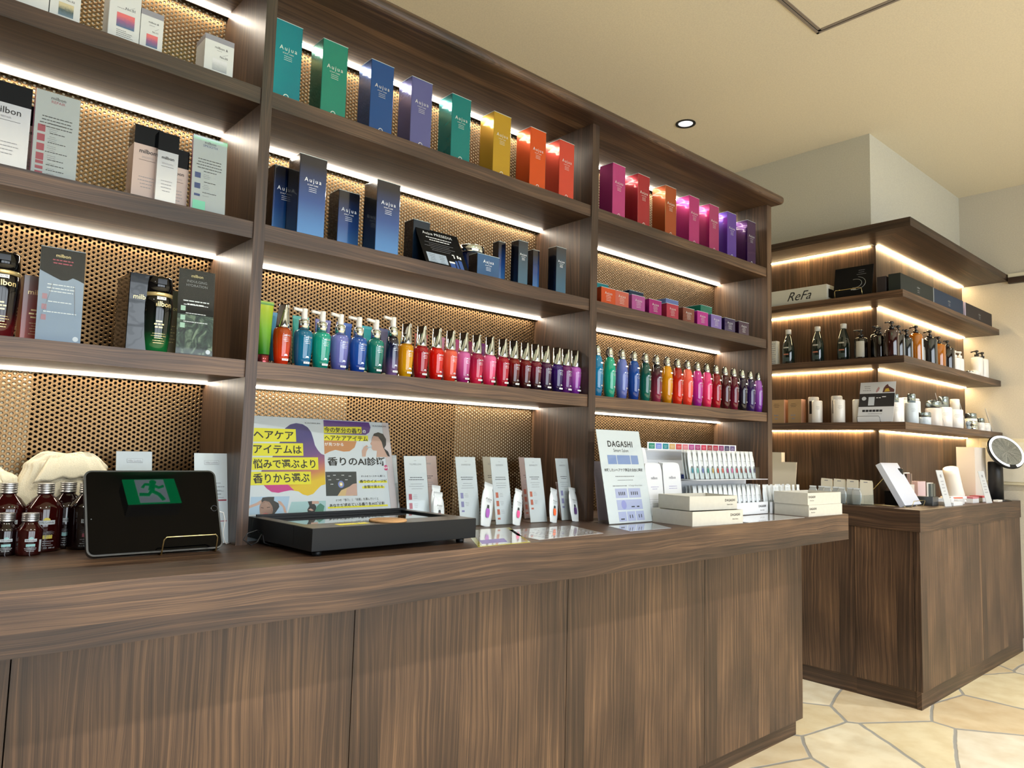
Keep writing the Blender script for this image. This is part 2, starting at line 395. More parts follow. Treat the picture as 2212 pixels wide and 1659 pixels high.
ys = at(1846, 1200, 'x', CXF).y
fcab('base_cabinet', CXF, PX+.01, CYF+.03, ys, 'w', 'walnut base cabinet of the corner unit nearest the outer corner')
fcab('base_cabinet', CXF, PX+.01, ys, ys+.55, 'w', 'walnut base cabinet of the corner unit behind the end of the long counter')
fcab('base_cabinet', CXF, PX+.01, ys+.55, YE, 'w', 'walnut base cabinet of the corner unit hidden deepest behind the counter')
xs = at(2122, 1300, 'y', CYF).x
fcab('base_cabinet', CXF, xs, CYF, CYF+.03-.001, 's', 'walnut end cabinet facing the aisle under the black mirror, wider panel')
fcab('base_cabinet', xs, X1-.004, CYF, PY+.01, 's', 'walnut end cabinet facing the aisle against the beige wall, narrower panel')
# ------------------------------------------------------------------ lettering and print
_T = {}
def text_mesh(s, size, m, spacing=1., bend=0., align='CENTER', bold=0.):
    """flat letters facing -y, centred on the origin; bend = radius of the cylinder they wrap"""
    k = (s, size, m.name, spacing, bend, align, bold)
    if k in _T: return _T[k]
    c = bpy.data.curves.new('lettering', 'FONT'); c.body = s; c.size = size; c.align_x = align; c.align_y = 'CENTER'
    c.space_character = spacing; c.resolution_u = 2 if size < .03 else 4; c.offset = bold
    o = bpy.data.objects.new('tmp', c); COL.objects.link(o)
    me = bpy.data.meshes.new_from_object(o.evaluated_get(bpy.context.evaluated_depsgraph_get()))
    bpy.data.objects.remove(o); me.name = 'lettering'
    for v in me.vertices:
        x, y, z = v.co
        if bend: v.co = (bend*math.sin(x/bend), bend-bend*math.cos(x/bend), y)
        else: v.co = (x, 0, y)
    me.materials.clear(); me.materials.append(m)
    _T[k] = me
    return me
def letter(parent, s, size, x, y, z, m, rot=None, **k):
    return put('lettering', text_mesh(s, size, m, **k), parent, (x, y, z), rot)
_S = {}
def print_mesh(n, w, gap, h, m, seed=0, align='c', bend=0.):
    """n short rules standing for rows of small print"""
    k = (n, w, gap, h, m.name, seed, align, bend)
    if k in _S: return _S[k]
    rnd = random.Random(seed*31+n); b = MB()
    for i in range(n):
        ww = w*(.55+.45*rnd.random()); x = -ww/2 if align == 'c' else -w/2; z = -i*gap
        x1 = x+ww
        q = x
        while q < x1-h:
            l = h*rnd.choice((2, 3, 4.5)); e = min(q+l, x1)
            f = (lambda t: (bend*math.sin(t/bend), bend-bend*math.cos(t/bend))) if bend else (lambda t: (t, 0))
            a, c = f(q), f(e)
            b.quad((a[0], a[1], z), (c[0], c[1], z), (c[0], c[1], z+h), (a[0], a[1], z+h)); q = e+h*.6
    me = bpy.data.meshes.new('small_print'); me.from_pydata(b.v, [], b.f); me.materials.append(m); _S[k] = me
    return me
def small_print(parent, n, w, gap, h, x, y, z, m, rot=None, **k):
    return put('small_print', print_mesh(n, w, gap, h, m, **k), parent, (x, y, z), rot)
INK = mat('black_ink', '#1c1c20', .6); WINK = mat('white_ink', '#f4f6f8', .5); GINK = mat('grey_ink', '#85868c', .6)
SINK = mat('silver_foil', '#dfe6ea', .25, .6); GOLDINK = mat('gold_foil', '#e4cf96', .3, .6)
STK = mat('white_sticker', '#f2f4f6', .5)
ACR = None
def acrylic():
    global ACR
    if ACR: return ACR
    m, n, l, b = newmat('clear_acrylic')
    g = n.new('ShaderNodeBsdfGlossy'); g.inputs['Roughness'].default_value = .03
    t = n.new('ShaderNodeBsdfTransparent'); t.inputs[0].default_value = (.93, .95, .95, 1)
    lw = n.new('ShaderNodeLayerWeight'); lw.inputs[0].default_value = .5; pw = math_node(n, 'POWER', None, 4.); l.new(lw.outputs['Facing'], pw.inputs[0]); fr = math_node(n, 'MULTIPLY_ADD', None, .35); fr.inputs[2].default_value = .025; l.new(pw.outputs[0], fr.inputs[0])
    mx = n.new('ShaderNodeMixShader'); l.new(fr.outputs[0], mx.inputs[0]); l.new(t.outputs[0], mx.inputs[1]); l.new(g.outputs[0], mx.inputs[2])
    l.new(mx.outputs[0], n['Material Output'].inputs[0]); ACR = m
    return m
acrylic()
def grad(name, top, bot, rough=.08, metal=0., coat=1., transl=.3, mid=None, p0=.05, p1=.95):
    """colour running from bot at the foot to top at the shoulder"""
    if name in MATS: return MATS[name]
    m, n, l, b = newmat(name)
    tc = n.new('ShaderNodeTexCoord'); sp = n.new('ShaderNodeSeparateXYZ'); l.new(tc.outputs['Generated'], sp.inputs[0])
    r = n.new('ShaderNodeValToRGB'); e = r.color_ramp; e.elements[0].position = p0; e.elements[0].color = srgb(bot)
    e.elements[1].position = p1; e.elements[1].color = srgb(top)
    if mid: x = e.elements.new((p0+p1)/2); x.color = srgb(mid)
    l.new(sp.outputs[2], r.inputs[0]); l.new(r.outputs[0], b.inputs['Base Color'])
    b.inputs['Roughness'].default_value = rough; b.inputs['Metallic'].default_value = metal; b.inputs['Coat Weight'].default_value = coat
    b.inputs['Coat Roughness'].default_value = .03
    if transl:
        t = n.new('ShaderNodeBsdfTranslucent'); l.new(r.outputs[0], t.inputs[0])
        mx = n.new('ShaderNodeMixShader'); mx.inputs[0].default_value = transl
        l.new(b.outputs[0], mx.inputs[1]); l.new(t.outputs[0], mx.inputs[2]); l.new(mx.outputs[0], n['Material Output'].inputs[0])
    MATS[name] = m
    return m
def film(name, color, metal=.6, rough=.15):
    """printed metallic card under crinkled clear film"""
    if name in MATS: return MATS[name]
    m, n, l, b = newmat(name); b.inputs['Base Color'].default_value = srgb(color); b.inputs['Metallic'].default_value = metal
    b.inputs['Roughness'].default_value = rough; b.inputs['Coat Weight'].default_value = .35; b.inputs['Coat Roughness'].default_value = .03
    tc = n.new('ShaderNodeTexCoord'); mp = n.new('ShaderNodeMapping'); mp.inputs['Scale'].default_value = (9, 9, 22)
    t = n.new('ShaderNodeTexNoise'); t.inputs['Scale'].default_value = 1; t.inputs['Detail'].default_value = 1.5
    l.new(tc.outputs['Object'], mp.inputs[0]); l.new(mp.outputs[0], t.inputs['Vector'])
    bp = n.new('ShaderNodeBump'); bp.inputs['Strength'].default_value = .35; bp.inputs['Distance'].default_value = .01
    l.new(t.outputs['Fac'], bp.inputs['Height']); l.new(bp.outputs[0], b.inputs['Coat Normal'])
    MATS[name] = m
    return m

# ------------------------------------------------------------------ product builders
def carton(x0, x1, yf, zs, h, dep, m, label, group=None, band=None, film_top=False, rz=0):
    t = empty('carton', (x0, yf, zs), (0, 0, rz)); tag(t, label, 'box', group)
    w = x1-x0
    b = MB()
    if band: b.box(0, w, 0, dep, 0, h-band[0]).build('carton_body', m, t); MB().box(0, w, 0, dep, h-band[0], h).build('lid_band', band[1], t)
    else:
        e = .0012
        b.prism([(e, 0), (w-e, 0), (w, e), (w, dep-e), (w-e, dep), (e, dep), (0, dep-e), (0, e)], 0, h, 'z').build('carton_body', m, t)
    if film_top:      # folded ends of the wrapping film along the top edge
        f = MB(); f.prism([(0, h), (w, h), (w, h+.0012), (0, h+.0012)], -.0006, .0006, 'y').prism([(-.0006, h), (.0006, h), (.0006, h+.0012), (-.0006, h+.0012)], 0, dep, 'y')
        f.build('film_edge', mat('film_edge', '#cfe0e4', .2, .3, 1), t)
    return t
def serif_front(t, w, h, k=1., ink=None, z=.66):
    ink = ink or SINK
    letter(t, 'Aujua', .0165*k, w/2, -.0004, h*z, ink, spacing=1.35)
    letter(t, 'SCALP CARE', .0052*k, w/2, -.0004, h*z-.013*k, ink, spacing=1.1)
    small_print(t, 3, .030*k, .0052*k, .0011*k, w/2, -.0004, h*z-.021*k, ink, seed=2)
def arc_mark(t, w):
    a = [(.0075*math.cos(math.pi*i/12), .0075*math.sin(math.pi*i/12)) for i in range(13)]
    b = [(.0055*math.cos(math.pi*i/12), .0055*math.sin(math.pi*i/12)) for i in range(13)]
    MB().add([(x+w/2, -.0004, z+.012) for x, z in a+b], [(i, i+1, 14+i, 13+i) for i in range(12)]).build('emblem', SINK, t)
CHROME = mat('chrome_cap', '#dde6e8', .06, 1.)
WPL = mat('white_plastic', '#eeebe4', .3, coat=.3)
def body_profile(r, h, kind):
    if kind == 'serum': q = ((.60, 0), (.72, .02), (.86, .25), (.97, .55), (1, .78), (.98, .92), (.88, .985), (.70, 1.))
    elif kind == 'pump': q = ((.66, 0), (.74, .02), (.88, .25), (.98, .55), (1, .78), (.97, .92), (.85, .975), (.55, 1.))
    elif kind == 'slim': q = ((.78, 0), (.86, .02), (.98, .3), (1, .5), (.96, .8), (.88, .94), (.75, .985), (.6, 1.))
    else: q = ((.62, 0), (.72, .015), (.92, .25), (1, .48), (.96, .7), (.80, .9), (.66, .975), (.55, 1.))
    return [(r*a, h*b) for a, b in q]
_B = {}
def cached(key, fn):
    if key not in _B: _B[key] = fn()
    return _B[key]
def link_part(name, me, m, parent, loc=None, rot=None):
    """a part that shares its mesh with its look-alikes but has a material of its own"""
    o = put(name, me, parent, loc, rot)
    if m: o.material_slots[0].link = 'OBJECT'; o.material_slots[0].material = m
    return o
def mk(mb, m): o = mb.build('tmp', m); me = o.data; bpy.data.objects.remove(o); return me
def bottle_text(t, r, h, ink, sticker, k=1., top=.80):
    letter(t, 'Aujua', .0085*k, .002, -r*1.0-.0004, h*top, ink, spacing=1.15, bend=r*1.02)
    small_print(t, 3, .016*k, .0042*k, .0008*k, .002, -r*1.0-.0005, h*top-.0085, ink, seed=3, bend=r*1.02)
    a = [(.0042*math.cos(math.pi*i/8)+.002, .0026*math.sin(math.pi*i/8)) for i in range(9)]
    def em():
        b = MB(); b.poly([(x, 0, z) for x, z in a]); b.box(-.003, .007, -.0002, 0, -.002, -.0012); return mk(b, ink)
    put('emblem', cached(('em', ink.name), em), t, (0, -r*.97-.0008, h*.27))
    if sticker:
        s = put('sticker', cached('stk', lambda: mk(MB().box(-.0085, .0085, -.0003, .0003, -.0028, .0028), STK)), t, (.001, -r*.93-.0008, h*sticker))
        put('lettering', text_mesh('TRY ME', .0036, INK), s, (0, -.0005, 0))
def serum_bottle(x, y, zs, m, label, group):
    t = empty('serum_bottle', (x, y, zs)); tag(t, label, 'bottle', group); r, h = .0235, .101
    link_part('bottle_body', cached('sb', lambda: mk(MB().lathe(body_profile(r, h, 'serum'), 28), m)), m, t)
    def capf():
        b = MB(); n = 28; prof = [(.0172, 0), (.0172, .006), (.0165, .02), (.0152, .042), (.0140, .060), (.0125, .064)]
        b.lathe(prof, n)
        b.lathe([(.0001, .0638), (.0125, .0638)], n)
        # slanted facet cut across the front left
        nx, ny = -.93, -.36
        for i, (px, py, pz) in enumerate(b.v):
            d = px*nx+py*ny; lim = .0172-(pz/.064)*.0135
            if pz > .004 and d > lim: b.v[i] = (px-nx*(d-lim), py-ny*(d-lim), pz)
        return mk(b, CHROME)
    put('cap', cached('cap', capf), t, (0, 0, h+.0002))
    bottle_text(t, r, h, SINK, .15)
    return t
def nozzle():
    b = MB(); b.lathe([(.0085, 0), (.009, .004), (.0085, .010), (.0085, .028), (.0075, .031)], 16)
    b.tube([(-.002, 0, .024), (-.012, 0, .026), (-.024, -.001, .0275), (-.031, -.002, .028)], .0048, 10)
    return mk(b, WPL)
def pump_bottle(x, y, zs, m, label, group, slim=False):
    t = empty('pump_bottle', (x, y, zs)); tag(t, label, 'bottle', group)
    r, h = (.0195, .119) if slim else (.0255, .103)
    link_part('bottle_body', cached(('pb', slim), lambda: mk(MB().lathe(body_profile(r, h, 'slim' if slim else 'pump'), 28), m)), m, t)
    put('collar', cached('col', lambda: mk(MB().lathe([(.0145, 0), (.0145, .027), (.0132, .028)], 24), CHROME)), t, (0, 0, h+.0002))
    put('nozzle', cached('noz', nozzle), t, (0, 0, h+.0285), (0, 0, random.uniform(-.35, .25)))
    bottle_text(t, r, h, SINK, .12, 1.15)
    return t
def spray_bottle(x, y, zs, m, label, group):
    t = empty('spray_bottle', (x, y, zs)); tag(t, label, 'bottle', group); r, h = .0245, .157
    link_part('bottle_body', cached('spb', lambda: mk(MB().lathe(body_profile(r, h, 'spray'), 28), m)), m, t)
    def cf():
        b = MB(); b.lathe([(.0135, 0), (.0138, .008), (.0120, .022), (.0085, .036), (.0045, .0415), (.002, .042)], 20); return mk(b, CHROME)
    put('spray_head', cached('spc', cf), t, (0, 0, h+.0002))
    put('trigger', cached('spt', lambda: mk(MB().prism([(-.022, .012), (-.010, .004), (-.004, .012), (-.002, .030), (-.010, .036), (-.018, .028)], -.0045, .0045, 'y'), mat('smoked_chrome', '#6c6662', .15, .9))), t, (0, 0, h))
    bottle_text(t, r, h, SINK, 0, 1., .66)
    put('sticker', cached('stk2', lambda: mk(MB().box(-.007, .007, -.0003, .0003, -.0028, .0028), STK)), t, (.003, -r*.9-.0006, h*.82))
    return t
def tube_pack(x, y, zs, h, w, m, capm, label, group, crimp=None, rz=0):
    """squeeze tube standing on its cap: round below, pinched flat at the top"""
    t = empty('squeeze_tube', (x, y, zs), (0, 0, rz)); tag(t, label, 'tube', group)
    ch = .024; n = 20; b = MB(); rows = []
    for i in range(9):
        s = i/8; z = ch+(h-ch-.008)*s; rx = w*(.36+.14*s); ry = w*.36*(1-s)**.8+.0012
        rows.append([(rx*math.cos(2*math.pi*k/n), ry*math.sin(2*math.pi*k/n), z) for k in range(n)])
    v = [p for R in rows for p in R]
    b.add(v, [(i*n+k, i*n+(k+1) % n, (i+1)*n+(k+1) % n, (i+1)*n+k) for i in range(8) for k in range(n)], 0, True)
    b.build('tube_body', m, t)
    MB().box(-w*.5, w*.5, -.0014, .0014, h-.009, h).build('crimp', m, t)
    MB().lathe([(w*.34, 0), (w*.35, .002), (w*.35, ch), (w*.2, ch+.001)], 20).build('cap', capm, t)
    return t
def sign_stand(px, py, zs, w, h, lean, label, cardm, yaw=0., foot=True, back=None, group=None, cat='sign', name='sign_stand'):
    """printed card in a clear acrylic holder leaning back; returns the tilted frame and the root"""
    t = empty(name, (px, py, zs), (0, 0, yaw)); tag(t, label, cat, group)
    tilt = math.atan2(lean, h); L = math.hypot(h, lean)
    rot = (-tilt, 0, 0)
    MB().box(0, w, 0, .0012, .002, L).build('card', cardm, t, None, rot)
    if back: MB().box(.002, w-.002, .0013, .0022, .003, L-.001).build('card_back', back, t, None, rot)
    a = MB().box(-.001, w+.001, -.0025, -.0006, .001, L+.001)
    a.build('holder', acrylic(), t, None, rot)
    if foot:
        MB().box(0, w, .0, .075, .0004, .0024).build('foot', acrylic(), t)
    return t, rot
def plane_xz(t, rot, u, v, off=0.):
    """local (x, z) on the card of a stand where photo pixel (u, v) falls"""
    Mt = Matrix.Translation(t.location) @ t.rotation_euler.to_matrix().to_4x4() @ Matrix.Rotation(rot[0], 4, 'X')
    inv = Mt.inverted(); c = inv @ CAMP
    d = inv.to_3x3() @ (_f + CR*((u-CW/2)/CF) + CU*((CH/2-v)/CF))
    k = (off-c.y)/d.y; q = c+d*k
    return q.x, q.z
class Face:
    """paper face of a tilted card: everything printed on it is laid out in the card's own x, z"""
    def __init__(s, parent, rot, y=-.0004, org=(0, 0, 0)): s.p = parent; s.r = Matrix.Rotation(rot[0], 4, 'X'); s.rot = rot; s.y = y; s.o = Vector(org)
    def loc(s, x, z, y=0.): return s.o + s.r @ Vector((x, s.y-y, z))
    def text(s, st, size, x, z, m=None, y=0., **k): return put('lettering', text_mesh(st, size, m or INK, **k), s.p, s.loc(x, z, y), s.rot)
    def lines(s, n, w, gap, h, x, z, m=None, y=0., **k): return put('small_print', print_mesh(n, w, gap, h, m or GINK, **k), s.p, s.loc(x, z, y), s.rot)
    def patch(s, pts, m, name='printed_patch', y=0.):
        return MB().poly([(x, 0, z) for x, z in pts]).build(name, m, s.p, s.loc(0, 0, y), s.rot)
    def rect(s, x0, x1, z0, z1, m, name='printed_patch', y=0.): return s.patch([(x0, z0), (x1, z0), (x1, z1), (x0, z1)], m, name, y)
    def rects(s, R, m, name='printed_patch', y=0.):
        b = MB()
        for x0, x1, z0, z1 in R: b.quad((x0, 0, z0), (x1, 0, z0), (x1, 0, z1), (x0, 0, z1))
        return b.build(name, m, s.p, s.loc(0, 0, y), s.rot)
# ------------------------------------------------------------------ top shelf: tall shiny cartons
def fm(n, c, metal=.6, rough=.16): return film('film_'+n.replace(' ', '_'), c, metal, rough)
TB = [('teal blue', '#0e7f95', .010), ('sea green', '#24897a', .149), ('royal blue', '#1f4f94', .304), ('lavender grey', '#5c62a0', .446), ('deep teal', '#067c80', .601),
      ('gold yellow', '#b8962c', .777), ('orange', '#cf5220', .946), ('coral red', '#cc4a3c', 1.093)]
for i, (n, c, x) in enumerate(TB):
    pos = 'against the tall upright' if i == 0 else 'next to the %s one' % TB[i-1][0]
    t = carton(x, x+.0775, .03, Z[1], .219, .073, fm(n, c), 'tall %s carton, top shelf, middle bay, %s' % (n, pos), 'tall cartons on the top shelf', film_top=True)
    serif_front(t, .0775, .219); arc_mark(t, .0775)
TR = [('pink', '#b43c84', 1.391), ('dark red', '#a02434', 1.548), ('copper brown', '#a14a24', 1.732), ('magenta', '#b02c7c', 1.905), ('rose', '#a83474', 2.062), ('violet', '#5c3cac', 2.210), ('dark plum', '#3a1252', 2.385)]
for i, (n, c, x) in enumerate(TR):
    pos = 'first after the upright' if i == 0 else 'next to the %s one' % TR[i-1][0]
    t = carton(x, x+.0765, .03, Z[1], .217, .070, fm(n, c), 'tall %s carton, top shelf, end bay, %s' % (n, pos), 'tall cartons on the top shelf', film_top=True)
    serif_front(t, .0765, .217); arc_mark(t, .0765)
# ------------------------------------------------------------------ second shelf, middle bay: navy products
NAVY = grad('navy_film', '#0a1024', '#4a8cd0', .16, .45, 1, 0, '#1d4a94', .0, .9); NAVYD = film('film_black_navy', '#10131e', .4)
def navy(x, w, yf, h, d, label, txt=True, m=None, k=1., group='navy blue cartons on the second shelf', film_top=True):
    t = carton(x, x+w, yf, Z[2], h, d, m or NAVY, label, group, film_top=film_top)
    # dark side panels
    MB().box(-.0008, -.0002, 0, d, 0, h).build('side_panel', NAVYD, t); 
    if txt: serif_front(t, w, h, k, WINK, .70)
    return t
navy(.062, .070, .108, .205, .060, 'navy to blue carton standing behind the first tall navy carton')
navy(.099, .080, .030, .226, .068, 'tallest navy to blue carton in front, next to the upright')
navy(.262, .070, .112, .188, .058, 'navy to blue carton standing behind the second tall navy carton')
navy(.341, .080, .030, .219, .072, 'tall navy to blue carton beside the tilted black leaflet')
NAV2 = grad('navy_slate', '#142236', '#3e6c8c', .16, .4, 1, 0)
navy(.508, .064, .085, .150, .05, 'short dark navy carton behind the tilted black leaflet', False, film('film_ink', '#16283c', .4))
navy(.724, .095, .030, .075, .045, 'squat blue wrapped carton in front of the navy jar', True, film('film_steel_blue', '#3c6496', .5), .9)
navy(.852, .032, .075, .150, .030, 'slim navy carton behind the slim slate carton near the jar', False)
navy(.904, .045, .030, .156, .038, 'slim slate blue carton beside the navy jar', True, NAV2, .62)
navy(1.018, .032, .078, .155, .030, 'slim navy carton behind the last slim slate carton', False)
navy(1.088, .051, .030, .172, .042, 'last slim slate blue carton near the second upright', True, NAV2, .66)
j = empty('cream_jar', (.755, .108, Z[2])); tag(j, 'round navy cosmetic jar with silver lid behind the squat blue carton', 'jar')
MB().lathe([(.034, 0), (.042, .004), (.046, .03), (.046, .085), (.044, .088)], 32).build('jar_body', grad('jar_navy', '#0a1230', '#2c4c9c', .06), j)
MB().lathe([(.045, .0882), (.0475, .091), (.0475, .112), (.045, .114)], 36).build('lid', CHROME, j)
letter(j, 'Aujua', .012, .008, -.0465, .070, WINK, spacing=1.15, bend=.047); small_print(j, 3, .024, .005, .001, .008, -.0467, .058, WINK, bend=.047)
# black leaflet on the second shelf
BLK = dim(mat('black_card', '#0b0c0e', .5), .2)
t = empty('leaflet', (.515, .016, Z[2])); tag(t, 'tilted black leaflet with silver lettering in front of the short navy carton', 'leaflet'); rot = (-.5, 0, 0)
MB().box(0, .165, 0, .0015, 0, .148).build('card', BLK, t, None, rot)
MB().box(.02, .145, .0016, .003, .01, .11).build('easel_back', BLK, t, None, rot)
F = Face(t, rot)
F.text('Aujua PRESEDIA', .0155, .080, .130, WINK, spacing=1.1)
F.lines(2, .12, .010, .0032, .080, .112, WINK, seed=5); F.lines(5, .125, .0075, .0014, .075, .091, GINK, seed=6)
F.rect(.012, .088, .010, .048, mat('pale_blue_panel', '#a9b8c8', .5)); F.lines(5, .028, .007, .0012, .032, .040, INK, seed=7, y=.0003); F.lines(5, .024, .007, .0012, .068, .040, INK, seed=8, y=.0003)
F.rects([(.096, .116, .004, .022), (.120, .129, .004, .036), (.133, .148, .004, .040)], mat('leaflet_blue', '#3c5c9c', .4)); F.rects([(.095, .117, .022, .029), (.12, .124, .045, .058), (.115, .124, .056, .060), (.134, .140, .048, .060), (.143, .150, .046, .056)], WINK)
# ------------------------------------------------------------------ second shelf, end bay: small cartons in two rows
SB = [('orange', '#d0562e', 1.325), ('coral', '#c96a5c', 1.405), ('mauve', '#b45ca4', 1.508), ('magenta', '#a82c80', 1.618), ('rose red', '#b43c54', 1.736), ('bronze brown', '#80483c', 1.852), ('bright magenta', '#b02890', 1.958), ('silver violet', '#7c68b4', 2.066), ('indigo', '#2c1c50', 2.175), ('dark plum', '#321236', 2.295)]
for i, (n, c, x) in enumerate(SB):
    w = .083 if i < 8 else .088
    t = carton(x, x+w, .022, Z[2], .0635, .05, fm('small '+n, c), 'small %s carton in the front row, %s' % (n, 'first beside the second upright' if i == 0 else 'next after the %s one' % SB[i-1][0]), 'small cartons in a row on the second shelf', film_top=True)
    letter(t, 'Aujua', .0145, w/2, -.0004, .044, SINK, spacing=1.3); small_print(t, 4, .03, .006, .0012, w/2, -.0004, .034, SINK, seed=4)
for n, c, x, y, h in (('teal', '#0f8294', 1.352, .09, .098), ('navy', '#1d3658', 1.575, .09, .102), ('periwinkle blue', '#6c84c8', 1.822, .09, .106), ('emerald', '#0c7462', 2.085, .09, .118)):
    t = carton(x, x+.092, y, Z[2], h, .08, fm('cube '+n, c), 'larger %s cube carton standing behind the row of small cartons' % n, 'cube cartons behind the small ones', film_top=True)
    letter(t, 'Aujua', .0155, .046, -.0004, h*.66, SINK, spacing=1.3); small_print(t, 4, .03, .006, .0012, .046, -.0004, h*.52, SINK, seed=4)
# ------------------------------------------------------------------ third shelf, middle bay
Z3 = Z[3]
TUBES = [('sky blue', '#3c9cc4'), ('aqua', '#46c0b0'), ('pale lavender', '#8c86c4'), ('cobalt', '#3a6cc8'), ('turquoise', '#10b4bc'), ('slate violet', '#5a5a84'), ('pale gold', '#d4b45c'), ('salmon', '#dc7c70'), ('blush', '#e09cb8'), ('rosy', '#c8508c'), ('wine', '#8c2450'), ('mulberry', '#7c2c78')]
for i, (n, c) in enumerate(TUBES):
    x = .118+.070*i
    tube_pack(x, .165, Z3, .160, .050, grad('tube_'+n, c, c, .25, 0, .4, .2), CHROME, 'pearly %s squeeze tube standing in the back row behind the bottles' % n, 'squeeze tubes behind the bottles')
tube_pack(.034, .050, Z3, .165, .044, grad('tube_lime', '#b8cc30', '#2c8420', .25, 0, .4, .3, '#7cba34'), mat('red_silver', '#9c4448', .15, .8), 'lime green squeeze tube standing on its cap against the tall upright', 'squeeze tubes behind the bottles')
def G(n, a, b, t=.3, **k): return grad('liquid_'+n.replace(' ', '_'), a, b, transl=t, **k)
t = serum_bottle(.086, .055, Z3, G('orange', '#b04810', '#f43c10'), 'large orange bottle with slanted silver cap between the lime tube and the blue pump', 'capped bottles on the third shelf')
PUMP = [('blue', '#0c7498', '#0878b0', .146), ('mint green', '#16b096', '#0aa08c', .200), ('lavender', '#858cd4', '#6468bc', .256), ('cobalt', '#2860b4', '#0c48b0', .315), ('teal green', '#088878', '#066c60', .372)]
for i, (n, a, b, x) in enumerate(PUMP):
    nb = 'the orange bottle' if i == 0 else 'the %s pump bottle' % PUMP[i-1][0]
    pump_bottle(x, .055, Z3, G('p'+n, a, b), '%s pump bottle with white nozzle, next to %s' % (n, nb), 'pump bottles on the third shelf')
pump_bottle(.430, .055, Z3, G('pnavy', '#0c0e22', '#7c5c94', .15, mid='#1e2450'), 'slim navy to violet pump bottle with white nozzle, last of the pumps', 'pump bottles on the third shelf', True)
CAPS = [('amber', '#e0a008', '#f0b800'), ('crimson', '#b0101c', '#b80c2c'), ('scarlet', '#e41c08', '#dc1008'), ('coral', '#f27058', '#ee3c1c'), ('orchid pink', '#e678bc', '#b81c80'), ('cherry', '#a41c4c', '#f42c58'), ('hot pink', '#f47cb4', '#ec1c5c'), ('carmine', '#b00c2c', '#cc0c38'),
        ('red to black', '#8c0c0c', '#140c10'), ('brick red', '#7c1018', '#3c0c14'), ('wine', '#80102c', '#24101c'), ('aubergine', '#501444', '#20103c'), ('indigo', '#3c1474', '#201050'), ('plum', '#78246c', '#602080'), ('lilac', '#cc70d0', '#8428a8')]
xs_ = [.478, .533, .591, .645, .698, .752, .808, .866, .915, .968, 1.018, 1.068, 1.126, 1.173, 1.222]
for i, (n, a, b) in enumerate(CAPS):
    nb = 'the slim navy pump' if i == 0 else 'the %s one' % CAPS[i-1][0]
    serum_bottle(xs_[i], .055, Z3, G('c'+n, a, b, .35), '%s bottle with slanted silver cap, next after %s' % (n, nb), 'capped bottles on the third shelf')
# ------------------------------------------------------------------ third shelf, end bay: spray bottles
SPR = [('blue', '#1288b4', '#0c74a8'), ('jade green', '#18b490', '#10a488'), ('periwinkle', '#7484cc', '#6070c0'), ('royal blue', '#1c54a4', '#0c409c'), ('bottle green', '#0a4c44', '#087060'), ('black to wine', '#12101c', '#a03050'), ('amber', '#e4a410', '#d08c08'), ('red', '#a81c10', '#ec3418'), ('coral', '#f47860', '#f03c28'), ('magenta', '#d42c94', '#a820a0'), ('hot pink', '#ec4c90', '#e82c60'), ('ruby', '#8c101c', '#b80c28'), ('oxblood', '#441018', '#541018'), ('garnet', '#581024', '#781030'), ('black violet', '#241030', '#141018'), ('indigo', '#281048', '#382068'), ('lilac', '#b068c4', '#7c28a8')]
for i, (n, a, b) in enumerate(SPR):
    nb = 'first after the second upright' if i == 0 else 'standing next after the %s one' % SPR[i-1][0]
    spray_bottle(1.338+.0736*i, .05, Z3, G('s'+n, a, b, .3), '%s spray bottle with silver conical head, %s' % (n, nb), 'spray bottles in the end bay')
# ------------------------------------------------------------------ first bay
WB = mat('white_card', '#cfd2d0', .45); GB = mat('grey_card', '#8c8c94', .5); MIR = mat('mirror_black', '#20242c', .08, .9)
def scenic(n, cols):
    if n in MATS: return MATS[n]
    m, nn, l, b = newmat(n); tc = nn.new('ShaderNodeTexCoord'); sp = nn.new('ShaderNodeSeparateXYZ'); l.new(tc.outputs['Generated'], sp.inputs[0])
    ns = nn.new('ShaderNodeTexNoise'); ns.inputs['Scale'].default_value = 6; l.new(tc.outputs['Generated'], ns.inputs['Vector'])
    a = math_node(nn, 'MULTIPLY_ADD', None, .35); l.new(ns.outputs['Fac'], a.inputs[0]); l.new(sp.outputs[2], a.inputs[2])
    r = nn.new('ShaderNodeValToRGB'); e = r.color_ramp
    for i, c in enumerate(cols):
        p = .15+.9*i/(len(cols)-1)
        x = e.elements[i] if i < 2 else e.elements.new(min(p, 1)); x.position = min(p, 1); x.color = srgb(c)
    l.new(a.outputs[0], r.inputs[0]); l.new(r.outputs[0], b.inputs['Base Color']); MATS[n] = m; return m
SEA = scenic('sea_print', ['#3c6c8c', '#8c5c84', '#d86c6c']); LAKE = scenic('lake_print', ['#6c8494', '#4c5c5c', '#c8bc94']); MIST = scenic('mist_print', ['#9ca0a4', '#b8bcbc', '#d4d6d8'])
def white_carton(x, w, yf, h, d, label, no, pic, band=True):
    t = carton(x, x+w, yf, Z[1], h, d, WB, label, 'white cartons on the top shelf', band=(.014, GB) if band else None)
    k = w/.072
    letter(t, 'milbon &', .009*k, w*.56, -.0004, h-.028, INK); small_print(t, 1, .02, .004, .001, w*.5, -.0004, h-.036, GINK)
    letter(t, 'No.'+no, .008*k, w*.66, -.0004, h-.050, INK)
    MB().add([(w*.62, -.0004, h-.046), (w*.80, -.0004, h-.039), (w*.80, -.0004, h-.0382), (w*.62, -.0004, h-.0452)], [(0, 1, 2, 3)]).build('slash', GINK, t)
    MB().quad((w*.28, -.0004, h-.088), (w*.78, -.0004, h-.088), (w*.78, -.0004, h-.058), (w*.28, -.0004, h-.058)).build('picture', pic, t)
    return t
white_carton(-.565, .066, .03, .16, .05, 'white printed carton cut by the edge of the view on the top shelf', '02', LAKE)
